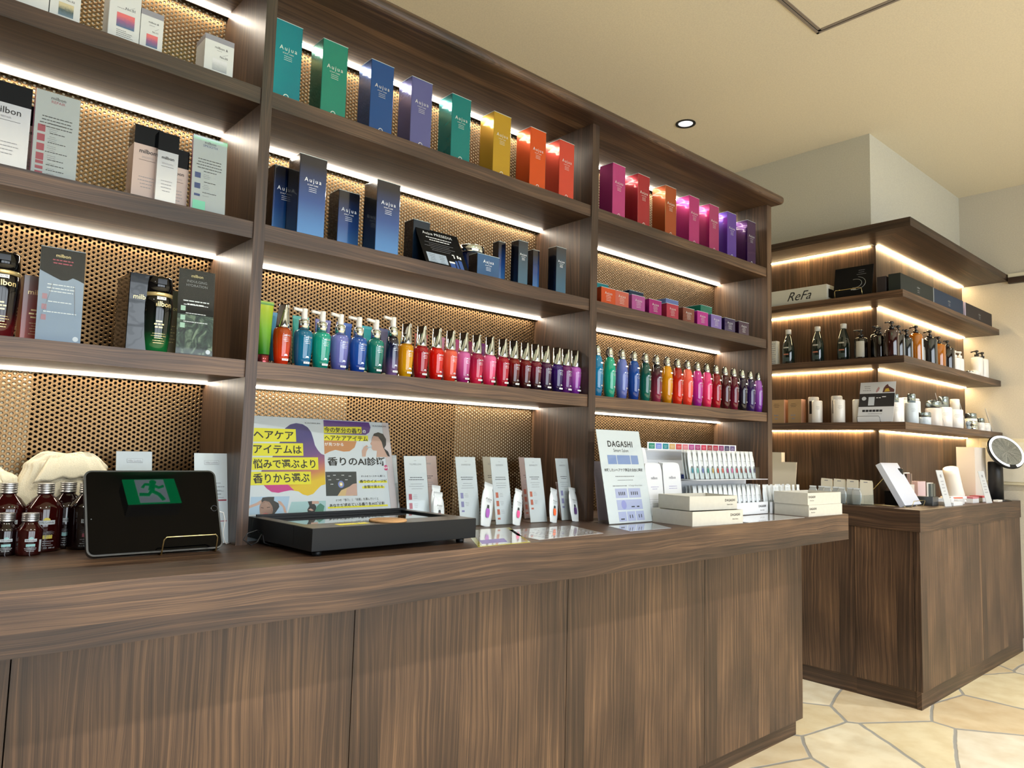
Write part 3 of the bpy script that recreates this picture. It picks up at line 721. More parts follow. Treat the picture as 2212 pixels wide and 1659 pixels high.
t = white_carton(-.497, .058, .03, .104, .05, 'small white carton with a printed lake scene on the top shelf', '02', LAKE)
t = carton(-.383, -.316, .03, Z[1], .21, .055, WB, 'tall white carton with a printed red and blue sea picture', 'white cartons on the top shelf')
letter(t, 'No.01', .009, .045, -.0004, .086, INK); small_print(t, 1, .03, .004, .0012, .026, -.0004, .083, GINK)
MB().quad((.017, -.0004, .038), (.055, -.0004, .038), (.055, -.0004, .072), (.017, -.0004, .072)).build('picture', SEA, t); small_print(t, 5, .036, .0045, .001, .036, -.0004, .030, INK, seed=9, align='l')
MB().quad((.044, -.0004, .088), (.054, -.0004, .094), (.054, -.0004, .0948), (.044, -.0004, .0888)).build('slash', GINK, t)
white_carton(-.315, .050, .03, .104, .045, 'small white carton with grey top band beside the tall white one', '01', SEA)
white_carton(-.167, .072, .03, .104, .065, 'square white carton with grey top band and pale misty picture', '00', MIST)
# second shelf
PINKC = mat('blush_card', '#b8a49c', .4, coat=.5); SILV = grad('silver_white_film', '#a8b0bc', '#d8dce0', .2, .3, 1, 0)
def milbon(x, w, yf, h, d, body, label, lines=('SMOOTH',), side=True, bandh=.045, ink=INK):
    t = carton(x, x+w, yf, Z[2], h, d, body, label, 'wrapped cartons with black tops', band=(bandh, MIR))
    letter(t, 'milbon', .0135*w/.06, w/2, -.0004, h-bandh-.016, ink, bold=.0002); letter(t, lines[0], .006, w/2, -.0004, h-bandh-.030, GINK)
    MB().box(w*.2, w*.8, -.0005, 0, h-bandh-.037, h-bandh-.0364).build('rule', INK, t); small_print(t, 4, w*.6, .008, .0016, w/2, -.0004, h*.30, GINK, seed=11)
    return t
milbon(-.600, .086, .03, .185, .06, SILV, 'white wrapped carton with mirror black top at the edge of the view', ('REPAIR',))
milbon(-.545, .060, .10, .175, .05, PINKC, 'blush carton with black top behind the white wrapped one', ('REPAIR',))
milbon(-.310, .061, .03, .176, .05, PINKC, 'taller blush carton with black top and crinkled film, first of the trio')
milbon(-.262, .046, .014, .168, .015, SILV, 'slim white carton with silver black top in front of the blush pair')
milbon(-.232, .052, .05, .150, .05, PINKC, 'shorter blush carton with black top, last of the trio')
def info(x, yf, zs, w, h, cardm, label, edge, head, sub, acc, squares, ink=INK, g=None):
    t, rot = sign_stand(x, yf, zs, w, h, .012, label, cardm, back=edge, foot=False, group=g); F = Face(t, rot)
    MB().box(-.0022, -.001, -.002, .003, 0, h).build('edge_strip', edge, t, None, rot)
    F.text(head, .0105, w/2, h*.935, ink); F.text(sub, .0085, w/2, h*.890, acc)
    F.lines(4, w*.80, .0075, .0018, w/2, h*.70, ink, seed=13)
    for i, (z, hh) in enumerate(squares):
        F.rect(w*.08, w*.25, h*z-hh, h*z, acc); F.lines(3 if hh > .008 else 1, w*.24, .0045, .001, w*.42, h*z-.003, GINK, seed=i+3)
        F.lines(1, w*.55, .004, .0016, w*.52, h*z+.005, ink, seed=i+20)
    return t, rot, F
INFO = mat('info_paper', '#b9bdc0', .5); ROSE = mat('rose_ink', '#a84c5c', .6); BLUEI = mat('blue_ink', '#3c4c80', .6); PLUME = mat('plum_edge', '#6c3448', .5)
info(-.506, .03, Z[2], .084, .196, INFO, 'grey white information card with rose coloured squares beside the blush carton', PLUME, 'milbon', 'REPAIR', ROSE, [(.60, .016), (.49, .016), (.38, .016), (.27, .016), (.18, .007), (.12, .007), (.06, .007)])
t, rot, F = info(-.176, .03, Z[2], .083, .196, INFO, 'grey white information card with blue squares and mint sticker near the upright', PLUME, 'milbon', 'SMOOTH', BLUEI, [(.52, .014), (.38, .014), (.24, .006)])
F.rect(.004, .034, .004, .030, mat('mint_sticker', '#7cd0b0', .5), 'sticker', .0004)
# third shelf
def shampoo(x, y, m, label):
    t = empty('shampoo_bottle', (x, y, Z3)); tag(t, label, 'bottle', 'dark shampoo bottles on the third shelf')
    k = [(.026, 0), (.029, .004), (.033, .04), (.0355, .09), (.0355, .115), (.034, .128), (.0325, .131)]
    MB().lathe(k, 32).build('bottle_body', m, t)
    MB().lathe([(.033, .1312), (.0335, .139), (.033, .140)], 32).build('gold_band', mat('gold_band', '#d8c48c', .25, .6), t)
    c = MB(); c.lathe([(.033, .1402), (.0325, .160), (.031, .176), (.029, .178)], 32); c.box(-.010, .010, -.034, -.02, .160, .172); c.build('cap', mat('gloss_black', '#060709', .05), t)
    letter(t, 'milbon', .017, .002, -.0360, .112, GOLDINK, bend=.036, bold=.0003); small_print(t, 3, .03, .007, .003, 0, -.0352, .070, GOLDINK, seed=4, bend=.0352)
    small_print(t, 5, .036, .0055, .0012, 0, -.0335, .042, GOLDINK, seed=8, bend=.0335)
    s = MB().box(-.010, .010, -.0003, .0003, -.0035, .0035).build('sticker', STK, t, (0, -.0358, .126)); letter(s, 'TRY ME', .0046, 0, -.0005, 0, INK)
    return t
shampoo(-.538, .055, grad('dark_red_glass', '#08080a', '#5c0c14', .05, 0, .1, 0, '#14080a', 0, .8), 'black to dark red shampoo bottle with gold band at the edge of the view')
t = carton(-.492, -.430, .10, Z3, .150, .05, grad('umber_card', '#5c4c44', '#b4442c', .3, 0, .5, 0, '#7c342c'), 'brown to red carton behind the dark red shampoo bottle')
letter(t, 'milbon', .016, .031, -.0004, .113, GOLDINK); small_print(t, 3, .036, .008, .0034, .031, -.0004, .072, GOLDINK, seed=2); small_print(t, 5, .036, .006, .001, .031, -.0004, .044, GOLDINK)
FROST = grad('blue_marble_card', '#17191d', '#94a4bc', .25, 0, .8, 0, '#94a4bc', .60, .605)
t, rot = sign_stand(-.473, .03, Z3, .085, .209, .014, 'information card, black above and frosted blue below, beside the red carton', mat('frosted_blue', '#93a3ba', .4, coat=.4), foot=False, back=PLUME)
F = Face(t, rot); w, h = .085, .209
wave = [(0, h-.001), (w, h-.001), (w, h*.66), (w*.86, h*.685), (w*.74, h*.70), (w*.62, h*.665), (w*.48, h*.66), (w*.3, h*.69), (0, h*.745)]
F.patch(wave[::-1], dim(mat('leaflet_black', '#101216', .5), .2)); F.text('milbon', .0105, w/2, h*.92, GOLDINK, y=.0003); F.lines(2, .04, .007, .0025, w/2, h*.865, ROSE, y=.0003)
F.lines(2, w*.7, .008, .002, w/2, h*.60, WINK, seed=3)
for i, z in enumerate((.50, .39, .28)):
    F.rects([(w*.09, w*.20, h*z-.012, h*z)], mat('rose_tint', '#b88c98', .6)); F.lines(1, w*.8, .005, .0018, w/2, h*z+.006, WINK, seed=i+8)
F.patch([(w*.88+.0055*math.cos(a), h*.05+.0055*math.sin(a)) for a in [i*math.pi/8 for i in range(16)]], mat('pale_seal', '#d4dce4', .5), 'seal', .0003)
F.patch([(w*.02, .03), (w*.022, .03), (w*.25, h*.5), (w*.30, h*.62), (w*.285, h*.62), (w*.24, h*.5)], GINK, 'marble_vein', .0002); F.patch([(w*.78, h*.62), (w*.795, h*.62), (w*.84, h*.3), (w*.83, h*.3)], GINK, 'marble_vein', .0002)
t = carton(-.298, -.237, .03, Z3, .180, .108, film('film_black_green', '#0c1011', .3, .10), 'mirror dark carton behind the green shampoo bottle'); letter(t, 'milbon', .016, .031, -.0004, .125, GOLDINK)
shampoo(-.232, -.0 + .048, grad('dark_green_glass', '#060808', '#0c6c34', .05, 0, .1, 0, '#0a1c14', 0, .75), 'black to green shampoo bottle with gold band beside the forest card')
t = carton(-.212, -.160, .10, Z3, .165, .05, grad('umber_grey_card', '#544c44', '#8c7c64', .3, 0, .5, 0), 'brown grey carton half hidden behind the green shampoo bottle'); letter(t, 'milbon', .015, .026, -.0004, .120, GOLDINK); small_print(t, 6, .03, .008, .002, .026, -.0004, .075, GOLDINK)
def forest():
    m, n, l, b = newmat('forest_print'); tc = n.new('ShaderNodeTexCoord'); mp = n.new('ShaderNodeMapping'); mp.inputs['Scale'].default_value = (40, 1, 26)
    l.new(tc.outputs['Object'], mp.inputs[0]); t = n.new('ShaderNodeTexNoise'); t.inputs['Scale'].default_value = 1; t.inputs['Detail'].default_value = 5; t.inputs['Distortion'].default_value = 2.5
    l.new(mp.outputs[0], t.inputs['Vector']); r = n.new('ShaderNodeValToRGB'); e = r.color_ramp
    e.elements[0].position = .35; e.elements[0].color = srgb('#1a1d1c'); e.elements[1].position = .7; e.elements[1].color = srgb('#8c9c80'); x = e.elements.new(.52); x.color = srgb('#3c4c3c')
    l.new(t.outputs['Fac'], r.inputs[0]); l.new(r.outputs[0], b.inputs['Base Color']); b.inputs['Roughness'].default_value = .35
    return m
t, rot = sign_stand(-.190, .024, Z3, .085, .211, .012, 'black information card with a printed dark forest, nearest the upright', BLK, foot=False, back=mat('green_edge', '#8cb49c', .4))
F = Face(t, rot); F.rect(0, w, .004, .100, forest(), 'forest_picture')
F.text('milbon', .0105, w/2, .196, GOLDINK); F.text('INDULGING', .0088, w/2, .182, GINK); F.text('HYDRATION', .0088, w/2, .172, GINK); F.lines(2, w*.8, .008, .0026, w/2, .132, WINK, seed=3)
F.rects([(.007, .018, z-.012, z) for z in (.120, .097, .078)], mat('mint_tint', '#a4c8b4', .5), y=.0003); F.lines(3, w*.8, .021, .0016, w/2, .123, WINK, seed=9, y=.0003)
F.patch([(w*.88+.0055*math.cos(a), .012+.0055*math.sin(a)) for a in [i*math.pi/8 for i in range(16)]], mat('pale_seal', '#d4dce4', .5), 'seal', .0005)
# ------------------------------------------------------------------ counter, first bay: amber bottles, bag, tablet
AMB = mat('amber_glass', '#2c0807', .05, coat=.3); AMD = mat('amber_glass_dark', '#120506', .05, coat=.3); SILVC = mat('brushed_silver', '#c4c6c8', .32, 1.)
YEL = mat('label_yellow', '#c8b848', .5); PKL = mat('label_pink', '#b45c70', .5); TEL = mat('label_teal', '#8cbcbc', .5); LPAPER = mat('label_paper', '#b4bcc0', .5)
def herb_bottle(x, y, big, m, acc, label):
    t = empty('amber_bottle', (x, y, CT)); tag(t, label, 'bottle', 'amber bottles beside the tablet')
    if big: r, h, ch, cr = .0375, .126, .023, .0155
    else: r, h, ch, cr = .0250, .071, .018, .0148
    sh = h*.80
    pr = [(r*.86, 0), (r*.97, .003), (r, .008), (r, sh-r*.25), (r*.97, sh-r*.08), (r*.86, sh+r*.08), (r*.66, sh+(h-sh)*.55), (cr*1.02, h-.004), (cr, h)]
    MB().lathe(pr, 36).build('bottle_body', m, t)
    cp = [(cr*1.08, h+.0003)]
    for i in range(4): z = h+.001+i*ch/4.6; cp += [(cr*1.10, z), (cr*1.10, z+ch/8), (cr*1.03, z+ch/7), (cr*1.03, z+ch/5.2)]
    cp += [(cr*1.10, h+ch*.88), (cr*1.10, h+ch*.97), (cr*1.02, h+ch), (.0001, h+ch)]
    MB().lathe(cp, 32).build('cap', SILVC, t)
    k = r/.0375; R = r+.0005
    def arc(x0, x1, z0, z1, mm, nm):
        b = MB(); n = 6
        for i in range(n):
            a, c = x0+(x1-x0)*i/n, x0+(x1-x0)*(i+1)/n
            b.quad(*[(R*math.sin(q/R), -R*math.cos(q/R), z) for q, z in ((a, z0), (c, z0), (c, z1), (a, z1))])
        return b.build(nm, mm, t)
    arc(-.017*k, .017*k, sh-.040*k, sh-.031*k, LPAPER, 'label'); letter(t, 'Villa Lodola', .0062*k, 0, -R-.0003, sh-.0355*k, INK, bend=R)
    MB().add([(.007*k*math.cos(math.pi*i/8), -R-.0002, sh-.031*k+.006*k*math.sin(math.pi*i/8)) for i in range(9)], [tuple(range(9))]).build('crest', acc, t)
    # drawn flower: stem and petals
    fl = MB(); c0 = sh-.060*k
    for i in range(11):
        a = math.pi*(1.05-.11*i) if i < 11 else 0; a = -math.pi*(.02+.096*i); l = (.018 if big else .013)*k
        p = [(.002*math.cos(a+1.57), .002*math.sin(a+1.57)), (l*.6*math.cos(a)+.0022*k*math.cos(a+1.57), l*.6*math.sin(a)+.0022*k*math.sin(a+1.57)), (l*math.cos(a), l*math.sin(a)), (l*.6*math.cos(a)-.0022*k*math.cos(a+1.57), l*.6*math.sin(a)-.0022*k*math.sin(a+1.57))]
        q = []
        for (px, pz) in p: q.append((R*math.sin(px/R), -R*math.cos(px/R)-.0002, c0+pz*.8+.004*k))
        fl.tube(q, .00028, 4, closed=True)
    fl.tube([(0, -R-.0002, c0), (-.002*k, -R-.0002, c0-.02*k), (.001, -R-.0002, c0-.028*k)], .0006, 5)
    fl.build('flower_drawing', GINK, t)
    arc(-.013*k, .013*k, .030*k, .038*k, acc, 'label'); small_print(t, 3, .040*k, .0045*k, .001, 0, -R-.0002, .024*k, LPAPER, seed=5, bend=R)
    if big: letter(t, '10.1 FL. OZ. 300 ml', .0048, 0, -R-.0003, .010, LPAPER, bend=R)
    arc(.026*k, .036*k, .012*k, .050*k, LPAPER, 'side_label') if not big else None
    return t
herb_bottle(-.478, .165, True, AMB, YEL, 'big amber bottle with yellow crest cut by the edge of the view')
herb_bottle(-.413, .131, True, AMB, YEL, 'big amber bottle with daisy drawing and yellow label')
herb_bottle(-.362, .168, True, AMD, TEL, 'big dark bottle standing behind the daisy one, in front of the cotton bag')
herb_bottle(-.330, .128, True, AMD, PKL, 'big dark bottle with pink label half behind the tablet')
herb_bottle(-.487, .098, False, AMD, TEL, 'small dark amber bottle cut by the edge of the view')
herb_bottle(-.446, .078, False, AMB, TEL, 'small red amber bottle with teal label in front')
COTTON = plaster('cotton', '#f4e8c8', .5, 400)
def bag(x, y, w, h, label, seed, flip=1):
    t = empty('cotton_bag', (x, y, CT)); tag(t, label, 'bag', 'cotton pouches behind the amber bottles')
    rnd = random.Random(seed); n = 48; rows = 30; v = []
    for i in range(rows+1):
        s = i/rows; z = h*s
        wx = w/2*(.86+.22*math.sin(math.pi*min(1, s*1.1))) if s < .86 else w/2*(.98-(s-.86)*3.2)
        wy = .042*(1-.35*s) if s < .86 else .042*(.65-(s-.86)*2.6)
        for k in range(n):
            a = 2*math.pi*k/n
            ca, sa = math.cos(a), math.sin(a); ca = math.copysign(abs(ca)**.75, ca); sa = math.copysign(abs(sa)**.75, sa)
            f = .0022*math.sin(k*1.9+7*s+seed)*s*s + .0045*math.sin(a*3+seed+s*5)*s
            g = max(0, s-.62)*.028*math.sin(k*2.6+seed*2)
            v.append((ca*(wx+f+g)+flip*.010*s*s, sa*(wy+f+g), z+(.008*math.sin(a*2+seed) if s > .9 else 0)+.006*math.sin(a+seed*1.3)*s))
    b = MB().add(v, [(i*n+k, i*n+(k+1) % n, (i+1)*n+(k+1) % n, (i+1)*n+k) for i in range(rows) for k in range(n)], 0, True)
    b.f.append([rows*n+k for k in range(n)]); b.m.append(0); b.s.append(True); b.f.append([k for k in range(n)][::-1]); b.m.append(0); b.s.append(False)
    o = b.build('pouch', COTTON, t); o.modifiers.new('smooth', 'SUBSURF').levels = 1; o.modifiers['smooth'].render_levels = 1
    pts = [((w*.36)*math.cos(a)+flip*.012, .026*math.sin(a), h*.88) for a in [2*math.pi*k/20 for k in range(20)]]
    MB().tube(pts, .0018, 6, closed=True).build('drawstring', COTTON, t)
    # loose flap of the gathered mouth hanging over the front
    fl = []; nn = 14; mm = 8
    for i in range(mm+1):
        for k in range(nn+1):
            u = k/nn-.5; s = i/mm
            fl.append((flip*.02+u*w*(.62+.30*s), -.026-.020*math.sin(s*1.9)-.003*math.sin(k*2.1), h*.93-.055*s+.014*math.cos(u*3)+.003*math.sin(k*1.7)))
    o = MB().add(fl, [(i*(nn+1)+k, i*(nn+1)+k+1, (i+1)*(nn+1)+k+1, (i+1)*(nn+1)+k) for i in range(mm) for k in range(nn)], 0, True).build('mouth_flap', COTTON, t)
    so = o.modifiers.new('thick', 'SOLIDIFY'); so.thickness = .0015
    return t
bag(-.366, .232, .185, .214, 'cream cotton drawstring pouch standing behind the dark amber bottles', 3)
bag(-.520, .240, .150, .185, 'cream cotton pouch cut by the edge of the view', 5, -1)
PAPER = mat('white_paper', '#dfe3e8', .35, coat=.5)
def villa(x, y, label, yaw=0):
    t, rot = sign_stand(x, y, CT, .082, .222, .045, label, PAPER, yaw, group=None); F = Face(t, rot)
    F.rect(.024, .060, .198, .208, GINK); F.rect(.0245, .0595, .1985, .2075, PAPER, y=.0002); F.text('Villa Lodola', .0066, .042, .203, GINK, y=.0004)
    F.lines(4, .06, .009, .0016, .045, .150, GINK, seed=3); F.rect(.02, .078, .106, .110, ROSE); F.rect(.02, .078, .055, .057, ROSE)
    F.lines(3, .05, .008, .0012, .05, .130, GINK, seed=5)
villa(-.2605, .150, 'white brand card in acrylic holder peeking out above the tablet')
villa(-.110, .045, 'white brand card in acrylic holder between the tablet and the upright')
# tablet on a gold wire easel
tb = empty('tablet', (-.364, -.062, CT+.006), (0, 0, -.012)); tag(tb, 'black tablet with dark glossy screen propped on a gold wire stand', 'tablet')
W2, H2, tilt = .282, .197, -.47; rot = (tilt, 0, 0)
def rr(x0, x1, z0, z1, r, n=6):
    p = []
    for cx_, cz_, a0 in ((x1-r, z0+r, -90), (x1-r, z1-r, 0), (x0+r, z1-r, 90), (x0+r, z0+r, 180)):
        p += [(cx_+r*math.cos(math.radians(a0+90*i/n)), cz_+r*math.sin(math.radians(a0+90*i/n))) for i in range(n+1)]
    return p
o = MB().prism(rr(0, W2, 0, H2, .016), 0, .012, 'y').build('case', mat('tablet_case', '#0c0d0e', .35), tb, None, rot); bevel(o, .002)
MB().prism(rr(.004, W2-.004, .004, H2-.004, .012), -.0012, .0, 'y').build('screen', dim(mat('tablet_glass', '#010102', .015), .11), tb, None, rot)
Rt = Matrix.Rotation(tilt, 4, 'X')
o = MB().tube([(.0068*math.cos(a), 0, .0068*math.sin(a)) for a in [2*math.pi*i/24 for i in range(24)]], .0005, 6, closed=True).build('home_button', mat('button_rim', '#5c6064', .2, .8), tb, Rt @ Vector((W2-.012, -.0016, H2*.5)), rot)
MB().lathe([(.0016, 0), (0.0001, .0004)], 10).build('camera_lens', mat('lens_grey', '#8c9094', .1, .5), tb, Rt @ Vector((.011, -.0014, H2*.42)), (tilt+math.pi/2, 0, 0))
GOLD = mat('gold_wire', '#d8c890', .18, 1.)
es = empty('wire_easel', (-.222, -.074, CT)); tag(es, 'gold wire easel holding the black tablet', 'easel')
e = MB(); wz = .041
def easel(e, w, fy, hz, back, r=.0017):
    pts = [(0, fy+.026, .0017), (0, fy, .0017), (0, fy-.004, .004), (.001, fy-.012, hz-.006), (.006, fy-.013, hz), (w-.006, fy-.013, hz), (w-.001, fy-.012, hz-.006), (w, fy-.004, .004), (w, fy, .0017), (w, fy+.026, .0017)]
    return e.tube(pts, r, 8)
easel(e, .118, .0, wz, 0); e.build('front_rail', GOLD, es)
MB().tube([(0, .026, .0017), (0, .16, .0017), (0, .115, .12), (.118, .115, .12), (.118, .16, .0017), (.118, .026, .0017)], .0017, 8).build('back_leg', GOLD, es)
# white charging lead
cb = empty('charging_cable', (-.082, .01, CT)); tag(cb, 'thin white charging cable with plug at the side of the tablet', 'cable')
MB().box(-.012, .012, -.004, .004, .078, .088).build('plug', WPL, cb); MB().tube([(.012, 0, .083), (.024, .003, .080), (.030, .006, .06), (.028, .008, .03), (.034, .012, .010), (.040, .016, .0025), (.055, .03, .0025)], .0012, 6).build('lead', WPL, cb)
# black lead looping out of the device
bc = empty('power_cable', (0, -.02, CT)); tag(bc, 'black power cable looping round the foot of the upright', 'cable')
MB().tube([(.026, .03, .030), (.018, -.02, .034), (.004, -.026, .040), (-.020, -.028, .034), (-.030, -.030, .020), (-.012, -.032, .006), (.004, -.030, .012), (.014, -.030, .030), (.018, -.030, .026), (.020, -.032, .010), (.040, -.034, .002), (.075, -.02, .002), (.11, .03, .002)], .0016, 6).build('lead', mat('black_rubber', '#0b0b0c', .4), bc)
# ------------------------------------------------------------------ poster and scent device
pt = empty('poster', (.0035, .058, CT), (0, 0, .1283)); tag(pt, 'wide yellow white and purple poster standing behind the black scent device', 'poster'); prot = (-.2262, 0, 0)
PW = .528; PH = .333
MB().box(0, PW-.026, 0, .0012, 0, PH).build('card', mat('poster_paper', '#d3d7dd', .45, coat=.3), pt, None, prot)
MB().box(-.0, PW, -.0022, -.0008, 0, PH+.0005).build('holder', ACR, pt, None, prot); MB().box(PW-.0255, PW, 0, .0012, 0, PH).build('pink_margin', mat('pink_margin', '#cdbfc0', .5), pt, None, prot)
F = Face(pt, prot, -.0002)
def zp(x, y): return plane_xz(pt, prot, 520+x*.18083, 860+y*.18083, 0)
def pq(*pts): return [zp(*p) for p in pts]
def blobmat():
    m, n, l, b = newmat('purple_orange_wash'); tc = n.new('ShaderNodeTexCoord'); sp = n.new('ShaderNodeSeparateXYZ'); l.new(tc.outputs['Generated'], sp.inputs[0])
    a = math_node(n, 'MULTIPLY_ADD', None, -.25); l.new(sp.outputs[0], a.inputs[0]); l.new(sp.outputs[2], a.inputs[2])
    r = n.new('ShaderNodeValToRGB'); e = r.color_ramp; e.elements[0].position = -0. ; e.elements[0].color = srgb('#e4bc20'); e.elements[1].position = .62; e.elements[1].color = srgb('#3c3478')
    for p, c in ((.02, '#dcae28'), (.12, '#c87850'), (.22, '#a85c6c'), (.36, '#6c4480')): x = e.elements.new(p); x.color = srgb(c)
    l.new(a.outputs[0], r.inputs[0]); l.new(r.outputs[0], b.inputs['Base Color']); b.inputs['Roughness'].default_value = .45; return m
BM = blobmat(); YL = mat('poster_yellow', '#e8dc24', .45); MAG = mat('poster_magenta', '#c42c84', .45)
F.patch(pq((245, 870), (370, 720), (480, 500), (530, 360), (590, 315), (660, 298), (740, 312), (800, 350), (840, 405), (865, 480), (885, 560), (920, 620), (960, 665), (1000, 680), (1012, 1030), (960, 1045), (910, 1095), (865, 1145), (800, 1166), (740, 1150), (690, 1115), (600, 1100), (520, 1115), (450, 1132), (370, 1122), (310, 1080), (275, 1040)), BM, 'wave_print')
F.patch(pq((275, 1040), (310, 1080), (370, 1122), (450, 1132), (520, 1115), (600, 1100), (640, 1102), (560, 1030)), MAG, 'wave_print', .0001)
F.patch(pq((986, 262), (1530, 290), (1550, 350), (1535, 410), (1490, 440), (995, 425)), mat('poster_violet', '#5c3480', .45), 'wave_print')
F.patch(pq((994, 500), (1385, 515), (1360, 590), (1300, 635), (1230, 640), (1130, 618), (1060, 640), (1000, 672)), mat('poster_ochre', '#c48454', .45), 'wave_print')
for q in (((160, 355), (655, 372), (662, 522), (148, 520)), ((148, 540), (742, 540), (748, 690), (138, 690)), ((138, 708), (922, 708), (928, 856), (128, 860)), ((125, 880), (836, 878), (840, 1028), (115, 1042))):
    F.patch(pq(*q[::-1]), YL, 'yellow_band', .0003)
for q in (((990, 340), (1440, 345), (1444, 424), (992, 418)), ((992, 432), (1518, 450), (1522, 515), (994, 505)), ((1410, 990), (1745, 985), (1750, 1010), (1412, 1015)), ((1450, 1055), (1715, 1050), (1718, 1076), (1452, 1080)), ((1040, 1300), (1755, 1270), (1758, 1290), (1042, 1320))):
    F.patch(pq(*q[::-1]), YL, 'yellow_band', .0003)
def jtext(s, x0, x1, y, hz, m=None, b=0.0006, dy=0.):
    """string fitted between two points of the poster"""
    a, c = zp(x0, y), zp(x1, y+dy); w = c[0]-a[0]; H = abs(zp(x0, y-hz/2)[1]-zp(x0, y+hz/2)[1])
    me = text_mesh(s, .03, m or INK, bold=b)
    o = F.text(s, .03, (a[0]+c[0])/2, (a[1]+c[1])/2, m, y=.0006, bold=b)
    xs = [v.co.x for v in me.vertices]; zs = [v.co.z for v in me.vertices]
    sx = w/(max(xs)-min(xs)); sz = H/(max(zs)-min(zs)); o.scale = (sx, 1, sz)
    R = Matrix.Rotation(prot[0], 4, 'X'); o.location -= R @ Vector(((max(xs)+min(xs))/2*sx, 0, (max(zs)+min(zs))/2*sz)); return o
jtext('ヘアケア', 150, 630, 440, 105); jtext('アイテムは', 150, 725, 612, 105); jtext('悩みで選ぶより', 145, 890, 785, 115); jtext('香りから選ぶ', 145, 820, 955, 120)
jtext('KAORIUM', 765, 945, 300, 16, b=0, dy=2); jtext('KAORIUM', 1575, 1730, 336, 16, b=0, dy=2)
jtext('今の気分の香り', 995, 1435, 380, 66, dy=10); jtext('の', 1455, 1492, 400, 36, WINK); jtext('ヘアケアアイテム', 998, 1515, 475, 60, dy=12); jtext('が見つかる', 1000, 1225, 552, 40, WINK, b=.0003)
jtext('香りのAI診断', 1035, 1725, 757, 108); jtext('ボトルをコースターに置くと', 1435, 1725, 932, 22, b=.0002); jtext('香りのイメージが', 1420, 1745, 990, 36); jtext('言葉で見える', 1470, 1700, 1056, 36)
jtext('3つの「香り」と「言葉」を選んでいくと', 1135, 1645, 1216, 32, b=.0002, dy=-14); jtext('あなたが求めている香りをAIが分析', 1060, 1720, 1278, 44, dy=-20)
F.patch([(zp(1732, 832)[0]+.0078*math.cos(a), zp(1732, 832)[1]+.0085*math.sin(a)) for a in [i*math.pi/12 for i in range(24)]], mat('poster_crimson', '#b82464', .45), 'round_mark', .0008)
o = jtext('無料', 1700, 1764, 832, 28, WINK, b=.0002); o.location += Matrix.Rotation(prot[0], 4, 'X') @ Vector((0, -.0006, 0))
# printed pictures
SK = mat('print_skin', '#c8a090', .5); HAIR = mat('print_hair', '#26262c', .5); SKY_ = mat('print_sky', '#a8c0d8', .5); MINT = mat('print_mint', '#a4c4c8', .5); GRN = mat('print_green', '#4c8474', .5)
F.patch(pq((100, 1395), (545, 1385), (585, 1172), (120, 1180)), SKY_, 'picture')
F.patch(pq((95, 1320), (230, 1270), (270, 1215), (235, 1220), (190, 1250), (100, 1285)), SK, 'picture', .0003); F.patch(pq((455, 1262), (500, 1300), (520, 1370), (548, 1372), (530, 1300), (480, 1235), (440, 1225)), SK, 'picture', .0003)
F.patch(pq((245, 1220), (260, 1188), (330, 1180), (400, 1180), (395, 1225), (450, 1255), (460, 1300), (430, 1345), (400, 1385), (370, 1385), (360, 1300), (300, 1240), (250, 1260)), HAIR, 'picture', .0004)
F.patch(pq((222, 1300), (240, 1250), (285, 1225), (340, 1240), (375, 1290), (385, 1340), (375, 1388), (230, 1390), (225, 1350)), SK, 'picture', .0006)
F.patch(pq((238, 1310), (272, 1318), (272, 1312), (240, 1303)), HAIR, 'picture', .0007); F.patch(pq((310, 1312), (350, 1306), (350, 1300), (312, 1304)), HAIR, 'picture', .0007); F.patch(pq((255, 1384), (310, 1388), (330, 1378), (290, 1372)), mat('print_lip', '#b86c6c', .5), 'picture', .0007)
F.patch(pq((560, 1385), (1018, 1368), (1016, 1225), (605, 1240)), MINT, 'picture')
F.patch(pq((800, 1365), (905, 1368), (900, 1290), (850, 1230), (800, 1235), (820, 1290), (795, 1330)), HAIR, 'picture', .0003); F.patch(pq((850, 1265), (935, 1262), (930, 1230), (850, 1230)), SK, 'picture', .0004)
F.patch(pq((880, 1365), (985, 1362), (1000, 1290), (950, 1255), (910, 1290)), GRN, 'picture', .0004); F.patch(pq((805, 1335), (850, 1350), (870, 1340), (835, 1318)), SK, 'picture', .0005)
F.patch(pq((1010, 880), (1380, 878), (1392, 1165), (1020, 1170)), mat('print_slate', '#2c3438', .5), 'picture', .0001)
F.patch(pq((1155, 1168), (1200, 1100), (1290, 1060), (1340, 1100), (1345, 1166)), mat('print_cork', '#d4b07c', .5), 'picture', .0003); F.patch(pq((1250, 1165), (1265, 1080), (1340, 1025), (1384, 1018), (1390, 1163)), SK, 'picture', .0004)
for r_, c_ in ((.0105, '#7888c8'), (.006, '#e4c470'), (.003, '#f4f0e8')):
    c0 = zp(1197, 1030); F.patch([(c0[0]+r_*math.cos(a), c0[1]+r_*math.sin(a)) for a in [i*math.pi/12 for i in range(24)]], mat('ring'+c_, c_, .5), 'picture', .0005+(.0105-r_)*.02)
for (x_, y_) in ((1050, 935), (1120, 925), (1220, 925), (1305, 935), (1065, 980), (1160, 975), (1262, 980), (1090, 1032)): F.lines(1, .017, .004, .0016, *zp(x_, y_), WINK, y=.0006)
